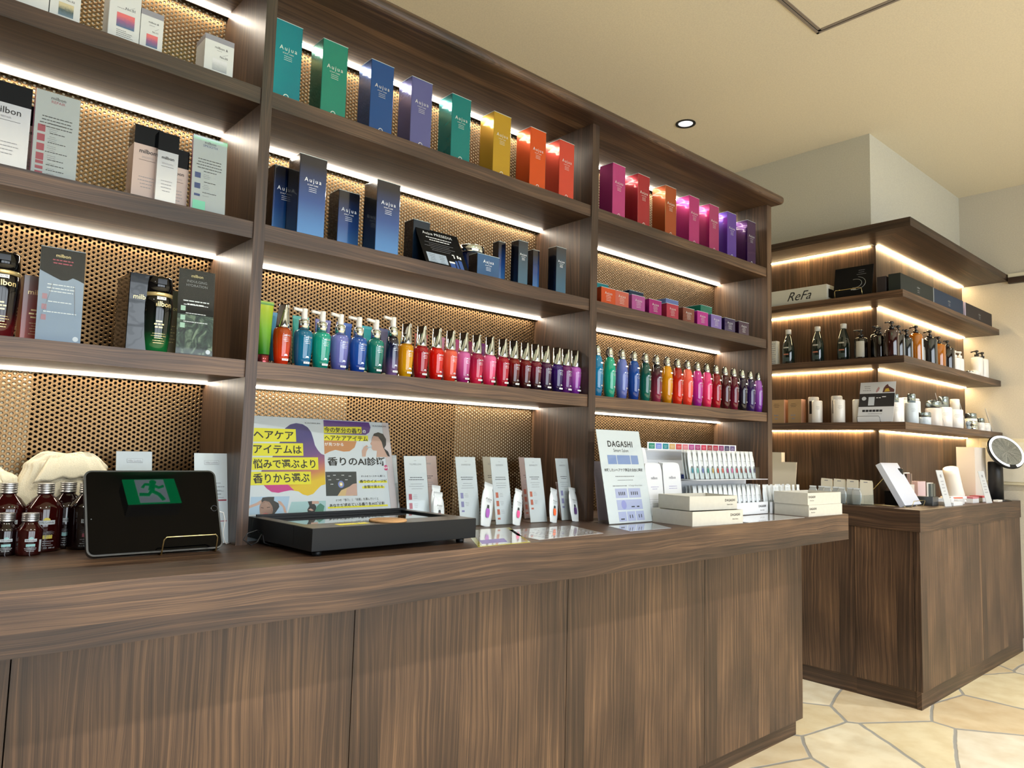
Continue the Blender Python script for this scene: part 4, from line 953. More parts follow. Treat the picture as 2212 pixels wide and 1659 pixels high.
# profile head sniffing
F.patch(pq((1565, 480), (1590, 425), (1640, 408), (1700, 430), (1735, 490), (1735, 560), (1712, 600), (1760, 640), (1782, 700), (1740, 690), (1700, 620), (1690, 560), (1640, 470)), HAIR, 'picture', .0003)
F.patch(pq((1560, 500), (1582, 450), (1640, 462), (1680, 520), (1700, 590), (1745, 680), (1765, 705), (1620, 705), (1625, 630), (1580, 625), (1560, 600), (1565, 570), (1545, 545), (1562, 520)), SK, 'picture', .0005)
F.patch(pq((1450, 700), (1445, 630), (1470, 580), (1505, 560), (1530, 590), (1500, 640), (1490, 700)), SK, 'picture', .0004); F.patch(pq((1500, 600), (1555, 590), (1560, 580), (1505, 588)), mat('print_glass', '#9cb4c4', .5), 'picture', .0006)

dv = empty('scent_device', (.034, -.274, CT), (0, 0, .045)); tag(dv, 'flat black scent tester box with glossy recessed screen on the counter', 'device')
DB = dim(mat('device_black', '#0b0e11', .45), .3); DT = mat('device_top', '#3a352e', .35); w, d, h0, h1 = .488, .325, .013, .064
RC = .0055
b = MB().box(0, w, 0, .085, h0, h1).box(0, w, d-.022, d, h0, h1).box(0, .028, .085, d-.022, h0, h1).box(w-.028, w, .085, d-.022, h0, h1).box(.028, w-.028, .085, d-.022, h0, h1-RC)
bevel(b.build('housing', DB, dv), .001)
MB().box(.0012, w-.0012, .0012, .084, h1+.0002, h1+.0007).box(.0012, .0275, .084, d-.001, h1+.0002, h1+.0007).box(w-.0275, w-.0012, .084, d-.001, h1+.0002, h1+.0007).build('top_plate', DT, dv)
MB().box(.029, w-.029, .086, d-.023, h1-RC+.0002, h1-RC+.0012).build('screen', mat('device_screen', '#040506', .01, coat=1), dv)
MB().box(.012, w-.012, d-.024, d-.018, h1, h1+.006).build('back_ledge', DB, dv)
for x_, y_ in ((.03, .03), (w-.03, .03), (.03, d-.03), (w-.03, d-.03)): MB().lathe([(.010, 0), (.011, .003), (.011, h0)], 16).build('foot', DB, dv, (x_, y_, 0))
s = MB().box(-.042, .042, -.011, .011, 0, .0006).build('sticker', YL, dv, (.128, .041, h1+.0008), (0, 0, .02)); o = put('lettering', text_mesh('ここに置く', .013, INK), s, (0, 0, .0008), (-math.pi/2, 0, 0)); 
cp = dv.location; ck = at(838, 1124, 'z', CT+.067)
t = empty('cork_coaster', (ck.x, ck.y, CT+.0650)); tag(t, 'round cork coaster lying on the front of the scent tester', 'coaster')
MB().lathe([(.046, 0), (.047, .0008), (.047, .0042), (.046, .005), (.0001, .005)], 48).build('disc', mat('cork', '#c79a68', .85, noise=.35), t)
put('lettering', text_mesh('KAORIUM', .014, mat('burnt_ink', '#8c6440', .8), spacing=1.2), t, (0, 0, .0053), (-math.pi/2, 0, 0))
# flat laminated sheets
def sheet(name, pts, m, label, cat='price sheet'):
    b = MB().prism([(p[0], p[1]) for p in pts], 0, .0008, 'z'); c = (sum(p[0] for p in pts)/len(pts), sum(p[1] for p in pts)/len(pts)); b.v = [(x-c[0], y-c[1], z) for x, y, z in b.v]
    t = empty(name, (c[0], c[1], CT+.0002)); tag(t, label, cat); b.build('sheet', m, t); return t, c
LAM = mat('laminate_white', '#dcdcdc', .12, coat=1)
t, c = sheet('leaflet', [(.470, -.325), (.655, -.325), (.850, -.02), (.665, -.02)], mat('laminate_yellow', '#d8cc4c', .15, coat=1), 'laminated yellow edged leaflet lying partly under the scent tester')
MB().prism([(-.168, -.142), (-.01, -.142), (.165, .14), (.02, .14)], .001, .0013, 'z').build('white_field', LAM, t); MB().prism([(-.15, -.12), (-.06, -.12), (-.02, -.06), (-.11, -.06)], .0014, .0016, 'z').build('violet_print', mat('sheet_violet', '#6c58a8', .3), t)
t, c = sheet('price_sheet', [(.712, -.300), (1.004, -.284), (1.075, -.078), (.735, -.072)], LAM, 'large white laminated price sheet flat on the counter edge')
rnd = random.Random(3); g = MB()
for i in range(10):
    for k in range(14):
        if rnd.random() < .75:
            x0, y0 = -.125+k*.0185, -.085+i*.0165; g.box(x0, x0+rnd.uniform(.004, .013), y0, y0+.0035, .0009, .0011)
g.build('small_print', GINK, t)
t, c = sheet('price_sheet', [(1.124, -.292), (1.334, -.298), (1.412, -.160), (1.182, -.150)], mat('laminate_blue', '#b4c0cc', .1, coat=1), 'small blue grey laminated sheet in front of the tall white price board')
t, c = sheet('price_sheet', [(1.775, -.330), (2.215, -.328), (2.215, -.170), (1.80, -.170)], LAM, 'white glossy sheet lying between the two stacks of cream trays')
# row of small cards with sachets
CARDP = mat('card_paper', '#d5d9de', .35, coat=.7); PKC = mat('card_pink', '#c4a8a0', .45); BEC = mat('card_beige', '#beb09c', .45)
def small_card(x, y, w, label, acc, n, head, m=CARDP, yaw=-.05, rows=2, back=None):
    t, rot = sign_stand(x, y, CT, w, .222, .044, label, m, yaw, back=back, group='product cards in acrylic holders along the counter'); F = Face(t, rot)
    F.text(head, .0075, w/2, .200, GINK); F.text('Aujua', .0035, w/2, .212, GINK); F.lines(2, w*.7, .007, .0018, w/2, .158, INK, seed=n); F.lines(3, w*.75, .0075, .0012, w/2, .138, GINK, seed=n+1)
    for i in range(rows):
        z = .108-.028*i; F.rect(.009, .020, z-.018, z, acc); F.lines(3, .018, .005, .001, .033, z-.004, GINK, seed=i)
    F.rect(.009, .020, .108-.028*rows-.006, .108-.028*rows, acc)
    return t
DKR = mat('card_red', '#b04858', .5); LIL = mat('card_lilac', '#8c88b4', .5); ORG = mat('card_orange', '#c0644c', .5); OLV = mat('card_olive', '#6c7460', .5)
small_card(.532, .085, .080, 'white product card with red squares nearest the poster', DKR, 1, 'TILLMELLOW', rows=2)
small_card(.640, .175, .078, 'pink product card standing behind the lilac squared card', DKR, 2, 'IMMURISE', PKC, rows=3)
small_card(.724, .073, .080, 'white product card with lilac squares beside the scent tester corner', LIL, 3, 'DIAMEETEF', rows=2, back=PKC)
small_card(.926, .178, .075, 'beige product card with olive squares behind another', OLV, 4, 'AQUAVIA', BEC, rows=2)
small_card(.857, .053, .072, 'white product card with red orange squares, third of the front ones', ORG, 5, 'QUENCH', rows=3, back=PKC)
small_card(1.092, .168, .075, 'blush product card with orange squares standing behind another', ORG, 6, 'FILLMELT', PKC, rows=3)
small_card(1.013, .052, .076, 'white product card with two orange squares and pink edge', ORG, 7, 'REPARILITY', rows=2, back=PKC)
small_card(1.170, .055, .062, 'white product card with violet squares nearest the second upright', LIL, 8, 'INMETRY', rows=2, back=DKR)
small_card(.505, .205, .075, 'plain white card standing partly behind the poster edge', LIL, 9, '', rows=1)
FOIL = mat('sachet_foil', '#c3ccd0', .22, .35, .6); FW = mat('sachet_white', '#cdd5da', .3, .1, .4)
_SM = {}
def sachet_mesh(w, h, belly=.006):
    k = (w, h, belly)
    if k in _SM: return _SM[k]
    rows = [(0, .74), (.03, .76), (.30, .97), (.55, 1), (.72, .93), (.80, .82), (.86, .70), (.885, .68), (.89, .78), (1, .76)]; v = []; n = 9
    for zz, ww in rows:
        th = belly*math.sin(math.pi*min(1, max(0, (zz-.03)/.83)))
        for side in (-1, 1):
            for i in range(n): u = i/(n-1)*2-1; v.append((u*w/2*ww, side*(th*(1-u*u)+.0004), zz*h))
    b = MB(); fs = []
    for r_ in range(len(rows)-1):
        for sd in (0, 1):
            for i in range(n-1):
                a = r_*2*n+sd*n+i; c = (r_+1)*2*n+sd*n+i; fs.append((a, a+1, c+1, c))
        a = r_*2*n; c = (r_+1)*2*n; fs += [(a, a+n, c+n, c), (a+n-1, c+n-1, c+2*n-1, a+2*n-1)]
    fs += [tuple(range(n))+tuple(range(2*n-1, n-1, -1))]; a = (len(rows)-1)*2*n; fs += [tuple(a+i for i in range(n))+tuple(a+i for i in range(2*n-1, n-1, -1))]
    b.add(v, fs, 0, True); _SM[k] = mk(b, FW); return _SM[k]
def sachet(x, y, z, w, h, colr, label, rx=0., ry=0., rz=0., group=None, pic=True, txt=True, top=None, cap='#2c3438'):
    t = empty('sachet', (x, y, z), (rx, ry, rz)); tag(t, label, 'sachet', group)
    put('pouch', sachet_mesh(w, h), t)
    if pic:
        pm = mat('print_'+colr, colr, .35)
        def pic_():
            k = w/.04; b = MB(); b.poly([(px*k, 0, pz*k) for px, pz in ((-.004, 0), (.004, 0), (.0062, .008), (.0066, .016), (.005, .024), (-.005, .024), (-.0066, .016), (-.0062, .008))]); return mk(b, pm)
        link_part('bottle_picture', cached(('bp', w), pic_), pm, t, (0, -.0072, h*.20)); put('cap_picture', cached(('bc', w), lambda: mk(MB().poly([(px*w/.04, 0, pz*w/.04) for px, pz in ((-.004, 0), (.004, 0), (.003, .009), (-.003, .009))]), mat('cap_print', cap, .35))), t, (0, -.0070, h*.20+.025*w/.04))
    if txt: put('lettering', text_mesh('Aujua', .0075*w/.04, INK, spacing=1.1), t, (0, -.0074, h*.62)); put('small_print', print_mesh(2, w*.4, .004, .0008, GINK), t, (0, -.0074, h*.62-.007))
    return t
SG = 'loose sachets leaning on the product cards'
sachet(.618, .046, CT, .042, .118, '#c0304c', 'white sachet with red bottle picture beside the scent tester', -.30, .12, -.1, SG)
sachet(.648, .100, CT, .042, .135, '#c0304c', 'white sachet standing behind the red pictured sachet', -.28, .12, -.1, SG, False)
sachet(.795, .036, CT, .050, .150, '#9c58b0', 'white sachet with purple bottle picture leaning on a card', -.30, .30, -.08, SG)
sachet(.912, .016, CT, .042, .130, '#e0508c', 'white sachet with pink bottle picture leaning on a card', -.34, .34, -.08, SG)
sachet(1.088, .018, CT, .042, .128, '#e46434', 'white sachet with orange bottle picture leaning on a card', -.34, .30, -.08, SG)
sachet(1.196, .014, CT, .042, .126, '#4c3468', 'white sachet with dark violet bottle picture near the second upright', -.34, .14, -.08, SG)
sachet(1.210, .085, CT, .034, .140, '#4c3468', 'white sachet standing behind the dark violet pictured one', -.28, .02, -.08, SG, False)
# tall price board
t, rot = sign_stand(1.223, -.121, CT, .240, .330, .070, 'tall white price board in acrylic holder at the second upright', PAPER, -.01, cat='sign', name='sign_board'); F = Face(t, rot)
F.text('DAGASHI', .030, .120, .285, INK, spacing=1.15, bold=.0008); F.text('Smart Salon', .0175, .120, .262, INK)
PBL = mat('board_blue', '#8498c8', .4)
F.rects([(.040, .088, .212, .245), (.092, .165, .212, .245), (.169, .210, .212, .245)], PBL, 'picture'); F.text('体験したいヘアケア商品を自由に選択', .0125, .120, .190, INK, bold=.0002); F.lines(1, .13, .01, .003, .12, .166, GINK, seed=3); F.lines(1, .09, .01, .002, .12, .153, GINK, seed=4); F.lines(1, .10, .01, .003, .085, .132, GINK, seed=5); F.text('A Design House Salon', .0085, .172, .134, GINK)
BOX_ = mat('board_lilac', '#b4b8dc', .4); F.rects([(.055, .120, .090, .124), (.127, .195, .090, .124), (.055, .195, .048, .084), (.055, .098, .008, .042), (.103, .147, .008, .042), (.152, .196, .008, .042)], BOX_)
F.rects([(x_, x_+.0045, z_, z_+.012) for z_ in (.100,) for x_ in (.072, .082, .092, .102, .140, .151, .162, .173)]+[(.132, .150, .056, .060), (.162, .176, .056, .060), (.065, .085, .014, .018), (.115, .119, .018, .030), (.128, .132, .018, .030), (.165, .169, .018, .030), (.178, .182, .018, .030)], INK, y=.0003)
F.patch([(.092+.014*math.cos(a), .066+.016*math.sin(a)) for a in [i*math.pi/10 for i in range(20)]], mat('board_violet', '#8c90c8', .4), y=.0003)
t, rot = sign_stand(1.281, -.020, CT, .13, .215, .03, 'clear acrylic leaflet holder with pink print behind the tall price board', mat('pink_blue_print', '#c4b4c4', .4, coat=.5), 0.02, name='leaflet_holder', cat='leaflet holder')
# cream tray boxes
TRAY = mat('kraft_cream', '#c9c6ba', .75, noise=.12)
def tray(x, y, z, w, d, h, rz, label, tx, group='stacked cream cardboard trays'):
    t = empty('cardboard_tray', (x, y, z), (0, 0, rz)); tag(t, label, 'tray', group); e = .003
    MB().box(0, w, 0, e, 0, h).box(0, w, d-e, d, 0, h).box(0, e, e, d-e, 0, h).box(w-e, w, e, d-e, 0, h).box(e, w-e, e, d-e, 0, e).build('tray_body', TRAY, t)
    letter(t, 'DAGASHI', .0125, tx, -.0005, h*.66, INK, spacing=1.12, bold=.0003); letter(t, 'Smart Salon', .0070, tx, -.0005, h*.36, INK)
tray(1.446, -.306, CT, .292, .182, .050, -.075, 'lower cream tray of the stack beside the tall price board', .245)
tray(1.478, -.272, CT+.0505, .262, .150, .050, -.120, 'upper open cream tray of the stack beside the tall price board', .220)
tray(2.269, -.320, CT, .292, .158, .048, -.035, 'lower cream tray of the stack at the end of the counter', .035)
tray(2.266, -.317, CT+.0485, .290, .155, .050, -.035, 'upper cream tray of the stack at the end of the counter', .035)
# sample rack
rk = empty('sample_rack', (1.60, -.145, CT)); tag(rk, 'white two tier sample rack with coloured label strips by the end upright', 'rack')
MB().box(.11, .65, 0, .002, 0, .052).box(.11, .65, .0, .20, 0, .002).box(.0, .65, .198, .200, 0, .27).box(.648, .650, .002, .198, 0, .05).box(.11, .648, .105, .107, .002, .150).build('rack_body', PAPER, rk)
letter(rk, 'DAGASHI', .0135, .602, -.0008, .034, INK, spacing=1.12, bold=.0003); letter(rk, 'Smart Salon', .0075, .602, -.0008, .017, INK)
MB().box(.11, .65, .0, .0018, .143, .170).build('label_rail', PAPER, rk, (0, .105, 0)); MB().box(0, .65, 0, .0018, .262, .294).build('label_rail', PAPER, rk, (0, .155, 0))
C14 = ['#0c7c68', '#6c80c8', '#0c7c88', '#c4a064', '#c43c3c', '#d07880', '#ac3c84', '#a02c6c', '#c0284c', '#982c34', '#a81c3c', '#882c68', '#2c2050', '#544478']
C14b = ['#0c8c78', '#3c4ca8', '#0c809c', '#d0a040', '#cc3c44', '#e07c80', '#b83c98', '#c44ca0', '#cc2c5c', '#a43440', '#b01c4c', '#983068', '#302474', '#7458a8']
for i in range(14):
    x_ = .008+i*.0455
    o = MB().box(0, .038, -.0006, 0, 0, .022).build('colour_label', mat('label_'+C14[i], C14[i], .4), rk, (x_, .1545, .268)); small_print(o, 2, .028, .006, .001, .019, -.0008, .012, WINK, seed=i)
    x_ = .118+i*.0377
    o = MB().box(0, .033, -.0006, 0, 0, .020).build('colour_label', mat('label_'+C14b[i], C14b[i], .4), rk, (x_, .1045, .146)); small_print(o, 2, .024, .006, .001, .016, -.0008, .011, WINK, seed=i)
MB().box(.11, .65, 0, .0015, .15, .200).build('clear_front', ACR, rk, (0, .040, 0))
MB().box(.11, .65, 0, .105, .148, .150).build('tier_floor', PAPER, rk)
CB = ['#0c84a0', '#5cb4b0', '#5c70b8', '#0c8c84', '#c49c50', '#c43c34', '#d8645c', '#a42c74', '#d468a0', '#b42c4c', '#7c2c2c', '#80203c', '#54205c', '#2c2c5c']
CN = ['blue', 'aqua', 'periwinkle', 'teal', 'sand', 'red', 'salmon', 'plum', 'pink', 'raspberry', 'brown red', 'maroon', 'aubergine', 'midnight']
LN = ['green', 'indigo', 'petrol', 'ochre', 'coral', 'salmon', 'mauve', 'orchid', 'raspberry', 'brick', 'ruby', 'purple', 'midnight', 'violet']
PL = [None, 'second', 'rearmost']
for i in range(14):
    x_ = 1.745+i*.0362
    for r_ in range(3):
        sachet(x_+.001*r_, -.100+.014*r_, CT+.1505, .034, .118, CB[i], 'front white sachet with %s bottle picture, upper tier of the rack' % CN[i] if r_ == 0 else '%s sachet packed behind the %s pictured one, upper tier' % (PL[r_], CN[i]), -.16, .02, 0, 'sachets on the upper tier of the rack', r_ == 0, r_ == 0)
        sachet(x_, -.126+.016*r_, CT+.0025, .034, .125, ['#c8b42c', '#c84c34', '#e0705c', '#b84898', '#d878a0'][i % 5], '%s sachet on the lower tier below the %s label' % ('front white' if r_ == 0 else PL[r_], LN[i]), -.14, .02, 0, 'sachets on the lower tier of the rack', r_ == 0, r_ == 0)
lt = empty('sample_tray', (2.26, -.150, CT)); tag(lt, 'low white tray of sachets behind the end stack of cream trays', 'tray'); MB().box(0, .33, 0, .002, 0, .05).box(0, .33, .122, .124, 0, .05).box(0, .33, .002, .122, 0, .002).build('tray_body', PAPER, lt)
ORD = ['first', 'second', 'third', 'fourth', 'fifth', 'sixth', 'seventh', 'eighth', 'ninth']
for i in range(9):
    for r_ in range(2): sachet(2.278+i*.0365, -.125+.05*r_, CT+.0025, .034, .118, '#d878a0', 'white sachet, %s in the %s row of the low tray behind the end stack' % (ORD[i], ('front', 'back')[r_]), -.1+.02*(i % 3), .03*((i*7) % 3-1), .1*((i*5) % 3-1), 'sachets in the low tray', False, False)
def envelope(x, y, z, w, h, label, txt='milbon', g='white paper envelopes in a stepped holder'):
    t = empty('envelope', (x, y, z), (-.10, 0, 0)); tag(t, label, 'envelope', g)
    MB().prism([(0, 0), (w, 0), (w-.003, h*.86), (w-.008, h*.96), (w-.016, h), (.004, h), (0, h*.95)], 0, .0035, 'y').build('paper_pouch', CARDP, t)
    letter(t, txt, .0125*w/.09, w*.50, -.0004, h*.74, GINK, bold=.0003); small_print(t, 2, w*.5, .008, .002, w*.5, -.0004, h*.58, LIL, seed=3); small_print(t, 4, w*.8, .008, .001, w*.5, -.0004, h*.36, GINK, seed=4)
for i in range(4): envelope(1.470+.004*i if 0 else 1.468, -.100+.006*i, CT+.0, .105, .212+.001*i, 'white envelope in the front step, nearest the tall price board' if i == 0 else '%s envelope packed behind the one nearest the price board' % ORD[i])
for i in range(4): envelope(1.578, -.100+.006*i, CT+.0, .115, .214+.001*i, 'white envelope in the front step beside the sample rack' if i == 0 else '%s envelope packed behind the one beside the sample rack' % ORD[i])
envelope(1.515, -.030, CT, .062, .272, 'white envelope in the middle step, hidden lower half', 'milbon &'); envelope(1.440, -.030, CT, .062, .272, 'white envelope in the middle step against the price board', 'milbon &')
envelope(1.470, .030, CT, .075, .325, 'tallest white envelope at the back of the stepped holder', 'milbon &')
# ------------------------------------------------------------------ corner unit: top shelf
F1, F2, F3 = FZ[1], FZ[2], FZ[3]
OFFW = mat('offwhite_box', '#c8c8bc', .5); DKG = mat('deep_green_box', '#141e1c', .6); DKB = mat('deep_blue_box', '#182c44', .6); DKP = mat('deep_brown_box', '#211b1f', .6); PALE = mat('pale_lavender_edge', '#c4b8cc', .4)
W90 = -math.pi/2
def wbox(x, y, z, w, d, h, m, label, group=None, cat='box', name='gift_box', rz=0):
    """box whose front faces the first shelving (-x) when rz = -90 deg, or the aisle when 0"""
    t = empty(name, (x, y, z), (0, 0, rz)); tag(t, label, cat, group); bevel(MB().box(0, w, 0, d, 0, h).build('box_body', m, t), .001, 1); return t
t = wbox(3.325, .60, F1, .52, .11, .094, OFFW, 'long off white gift box with black script lettering on the corner unit', rz=W90)
script = put('lettering', text_mesh('ReFa', .075, INK), t, (.36, -.0008, .045)); sh = script.data; sh2 = sh.copy(); script.data = sh2
for v in sh2.vertices: v.co.x += v.co.z*.45
MB().box(.5202, .5215, .02, .09, .02, .07).build('ribbon_notch', BLK, t)
# framed black board on gold easel
yA, yB = .050, -.160
bt = empty('display_board', (3.335, yA, F1+.004), (0, 0, W90)); tag(bt, 'black board with silver drawing tilted on a gold easel on the corner unit', 'board'); rot = (-.20, 0, 0)
MB().box(0, .212, 0, .006, 0, .178).build('board', BLK, bt, None, rot)
F = Face(bt, rot, -.0006)
rg = MB()
for R_, a0, a1 in ((.030, -1.9, 1.9), (.046, -1.7, 1.3)):
    rg.tube([(.118+R_*1.25*math.cos(a0+(a1-a0)*i/20), 0, .075+R_*.85*math.sin(a0+(a1-a0)*i/20)) for i in range(21)], .0009, 5)
rg.build('line_drawing', SINK, bt, F.loc(0, 0, .0003), rot); F.lines(3, .06, .012, .002, .150, .15, GINK, seed=4); F.rect(.098, .125, .038, .043, SINK)
ez = empty('wire_easel', (3.322, yA-.02, F1), (0, 0, W90)); tag(ez, 'gold wire easel carrying the black board on the corner unit', 'easel')
easel(MB(), .15, 0, .042, 0).build('front_rail', GOLD, ez); MB().tube([(0, .026, .0017), (0, .10, .0017), (0, .07, .13), (.15, .07, .13), (.15, .10, .0017), (.15, .026, .0017)], .0017, 8).build('back_leg', GOLD, ez)
wbox(3.322, -.196, F1, .048, .16, .088, DKP, 'dark slim box standing behind the green black box at the corner', rz=W90)
t = wbox(3.3215, -.318, F1, .475, .062, .094, DKG, 'long green black gift box at the outer corner of the top shelf'); letter(t, 'milbon', .016, .25, -.0008, .052, SINK); small_print(t, 2, .03, .01, .003, .25, -.0008, .035, GINK)
t = wbox(3.8130, -.318, F1, .50, .062, .094, DKB, 'long dark blue gift box in the middle of the top shelf'); letter(t, 'milbon', .016, .25, -.0008, .052, SINK); small_print(t, 2, .03, .01, .003, .25, -.0008, .035, GINK); MB().box(-.012, -.0005, 0, .062, 0, .094).build('silver_side', mat('silver_side', '#a8b0b4', .3, .5), t)
t = wbox(4.3600, -.318, F1, .53, .062, .094, DKP, 'long dark brown gift box against the beige wall'); letter(t, 'milbon', .016, .27, -.0008, .052, SINK); small_print(t, 2, .03, .01, .003, .27, -.0008, .035, GINK); MB().box(-.012, -.0005, 0, .062, 0, .094).build('lavender_side', PALE, t)
# ------------------------------------------------------------------ corner unit: middle shelf
GBT = mat('green_bottle', '#10201c', .06, coat=1); BBT = mat('brown_bottle', '#120b0a', .06, coat=1); RBT = mat('red_black_bottle', '#28080a', .06, coat=1); ABT = mat('honey_bottle', '#a05c0c', .08, coat=1); GRB = mat('grey_black_bottle', '#1c2022', .08, coat=1)
BPL = mat('black_plastic', '#0d0d0e', .25, coat=.4); LBL = mat('bottle_label', '#c4ccd4', .5); LBC = mat('bottle_label_cream', '#b8b4a8', .5); CAPW = mat('pale_cap', '#d0d0c8', .3)
t = wbox(3.365, .452, F2, .042, .04, .150, OFFW, 'slim patterned white box at the hidden end of the middle shelf', rz=W90); small_print(t, 10, .03, .013, .004, .021, -.0008, .13, GINK)
def dress(t, r, z0, z1, m, ang=0., wid=1.):
    R = r+.0006; b = MB(); n = 6
    for i in range(n):
        a, c = ang-wid/2+wid*i/n, ang-wid/2+wid*(i+1)/n
        b.quad((R*math.sin(a), -R*math.cos(a), z0), (R*math.sin(c), -R*math.cos(c), z0), (R*math.sin(c), -R*math.cos(c), z1), (R*math.sin(a), -R*math.cos(a), z1))
    return b.build('label', m, t)
for y, lab in ((.352, 'dark green bottle with pale cap beside the patterned white box'), (.172, 'dark green bottle with pale cap, middle one of three'), (.021, 'dark green bottle with pale cap nearest the pump bottles')):
    t = empty('green_bottle', (3.40, y, F2), (0, 0, W90*.8)); tag(t, lab, 'bottle', 'dark green bottles on the corner unit'); r = .035
    MB().lathe([(r*.95, 0), (r, .004), (r, .100), (r*.9, .125), (r*.6, .160), (.0135, .182), (.0125, .192)], 28).build('bottle_body', GBT, t)
    MB().lathe([(.0165, .188), (.0165, .214), (.015, .216)], 20).build('cap', CAPW, t)
    dress(t, r, .10, .108, LBC, -.3, .9); dress(t, r, .060, .067, mat('coral_label', '#b87058', .5), -.3, .9); dress(t, r, .020, .045, mat('print_grey', '#3c4c48', .5), -.3, 1.1)
def pumpb(x, y, z, r, h, m, label, face=0., lab=LBL, pump=BPL, group='pump bottles on the middle shelf', spout=3.0, tot=None, lw=1.3):
    t = empty('pump_bottle', (x, y, z)); tag(t, label, 'bottle', group)
    MB().lathe([(r*.96, 0), (r, .004), (r, h*.88), (r*.93, h*.95), (r*.5, h*.99), (.011, h)], 26).build('bottle_body', m, t)
    if lab: dress(t, r, h*.10, h*.80, lab, face, lw)
    b = MB(); b.lathe([(.0135, h), (.0135, h+.016), (.006, h+.018), (.005, h+.030), (.012, h+.032), (.012, h+.040), (.009, h+.043)], 18)
    c, s = math.cos(spout), math.sin(spout)
    b.tube([(0, 0, h+.037), (.022*c, .022*s, h+.038), (.040*c, .040*s, h+.034)], .004, 8); b.build('pump_head', pump, t)
    return t
pumpb(3.375, -.085, F2, .034, .125, BBT, 'dark pump bottle with cream label, first of the group near the corner', -1.3, LBC, spout=2.4)
pumpb(3.425, -.150, F2, .034, .145, BBT, 'dark pump bottle behind the first one, white label to the side', .4, LBL)
pumpb(3.370, -.185, F2, .030, .128, BBT, 'dark pump bottle with pale label squeezed before the corner', .2, LBC)
pumpb(3.355, -.255, F2, .036, .150, RBT, 'wide red black pump bottle standing at the outer corner', .9, LBL, spout=2.6)
pumpb(3.475, -.245, F2, .030, .145, BBT, 'dark pump bottle with white label just past the corner', .6, LBL)
pumpb(3.575, -.250, F2, .030, .135, GRB, 'dark pump bottle with white label before the honey one', .6, LBL)
pumpb(3.700, -.255, F2, .036, .172, ABT, 'tall honey coloured bottle with black top and pale blue label', .35, LBL, spout=1.2)
pumpb(3.815, -.245, F2, .017, .110, mat('silver_tube', '#8c9090', .3, .6), 'slim silver grey bottle behind the tall honey one', .3, LBC)
pumpb(3.930, -.250, F2, .040, .175, GRB, 'tall charcoal bottle with black top and white label', 1.1, LBL, spout=1.2, lw=.8)
pumpb(4.075, -.250, F2, .038, .155, ABT, 'shorter honey coloured pump bottle between two dark ones', 1.1, LBL, lw=.8)
pumpb(4.225, -.250, F2, .040, .150, BBT, 'dark brown pump bottle before the white ones', 1.1, LBL, lw=.8)
pumpb(4.355, -.250, F2, .032, .100, WPL, 'white pump bottle with translucent cap on the middle shelf', .3, None, WPL)
pumpb(4.450, -.250, F2, .024, .105, WPL, 'slim white pump bottle beside the translucent capped one', .3, None, WPL)
MB_ = [(.0, 0), (.02, 0)]
t = empty('small_jar', (4.60, -.262, F2)); tag(t, 'small clear jar beside the round white puff', 'jar'); MB().lathe([(.022, 0), (.024, .003), (.024, .026), (.020, .028)], 20).build('jar_body', WPL, t); MB().lathe([(.021, .0282), (.021, .036), (.019, .037)], 20).build('lid', CHROME, t)
t = empty('round_puff', (4.690, -.262, F2)); tag(t, 'round white puff case lying on the middle shelf', 'case'); MB().lathe([(.020, 0), (.034, .012), (.036, .026), (.030, .042), (.012, .050), (.0001, .051)], 28).build('case_body', WPL, t)
for x, lab in ((4.790, 'white spray bottle with black trigger, first of the pair at the wall'), (4.905, 'white spray bottle with black trigger, second of the pair at the wall')):
    t = pumpb(x, -.250, F2, .036, .150, WPL, lab, .3, None, BPL, 'white spray bottles at the wall', 1.2); dress(t, .036, .030, .120, mat('outline_label', '#b4b4b0', .5), .5, .7); dress(t, .0364, .034, .116, WPL, .5, .62)
# ------------------------------------------------------------------ corner unit: lowest shelf
KR = mat('kraft_box', '#a8875c', .6); PCH = mat('peach_side', '#d4a084', .4)
for y, lab in ((.452, 'kraft carton with peach side at the hidden end of the lowest shelf'), (.345, 'kraft carton with peach side beside the white bottles')):
    t = wbox(3.375, y, F3, .082, .05, .142, KR, lab, 'kraft cartons on the lowest shelf', rz=W90); MB().box(.0823, .0845, 0, .05, 0, .142).build('peach_side', PCH, t); small_print(t, 3, .04, .009, .002, .035, -.0008, .115, INK, seed=3); small_print(t, 2, .04, .02, .006, .035, -.0008, .045, GINK, seed=5)
def wbottle(x, y, z, r, h, label, cap=.0, capm=None, m=None, group='white bottles on the lowest shelf', neck=.9, band=None):
    t = empty('white_bottle', (x, y, z)); tag(t, label, 'bottle', group); hb = h-cap
    MB().lathe([(r*.95, 0), (r, .003), (r, hb*.96), (r*.9, hb)], 26).build('bottle_body', m or WPL, t)
    if cap: MB().lathe([(r*neck, hb+.0003), (r*neck, h-.004), (r*neck*.9, h)], 22).build('cap', capm or CHROME, t)
    if band: dress(t, r, band[0], band[1], band[2], -1.0, 2.0)
    small = print_mesh(3, r*.9, .008, .0012, GINK, 3, 'c', r); put('small_print', small, t, (0, 0, hb*.7), (0, 0, -1.0)).location = (r*-.84-.0, -r*.54-.0, hb*.7) if False else (0, 0, 0)
    t.children[-1].location = Matrix.Rotation(-1., 4, 'Z') @ Vector((0, -r-.0008, hb*.72))
    return t
BK_ = mat('bottle_black_band', '#1c1816', .4); SLV = mat('silver_cap_soft', '#9aa8ac', .22, .9)
wbottle(3.43, .215, F3, .030, .155, 'taller white bottle with black band behind a plain one, first pair', band=(.055, .130, BK_)); wbottle(3.37, .165, F3, .029, .128, 'plain white bottle in front of the first black banded one')
wbottle(3.43, .078, F3, .030, .157, 'taller white bottle with black band behind a plain one, second pair', band=(.055, .130, BK_)); wbottle(3.37, .038, F3, .031, .130, 'plain white bottle in front of the second black banded one')
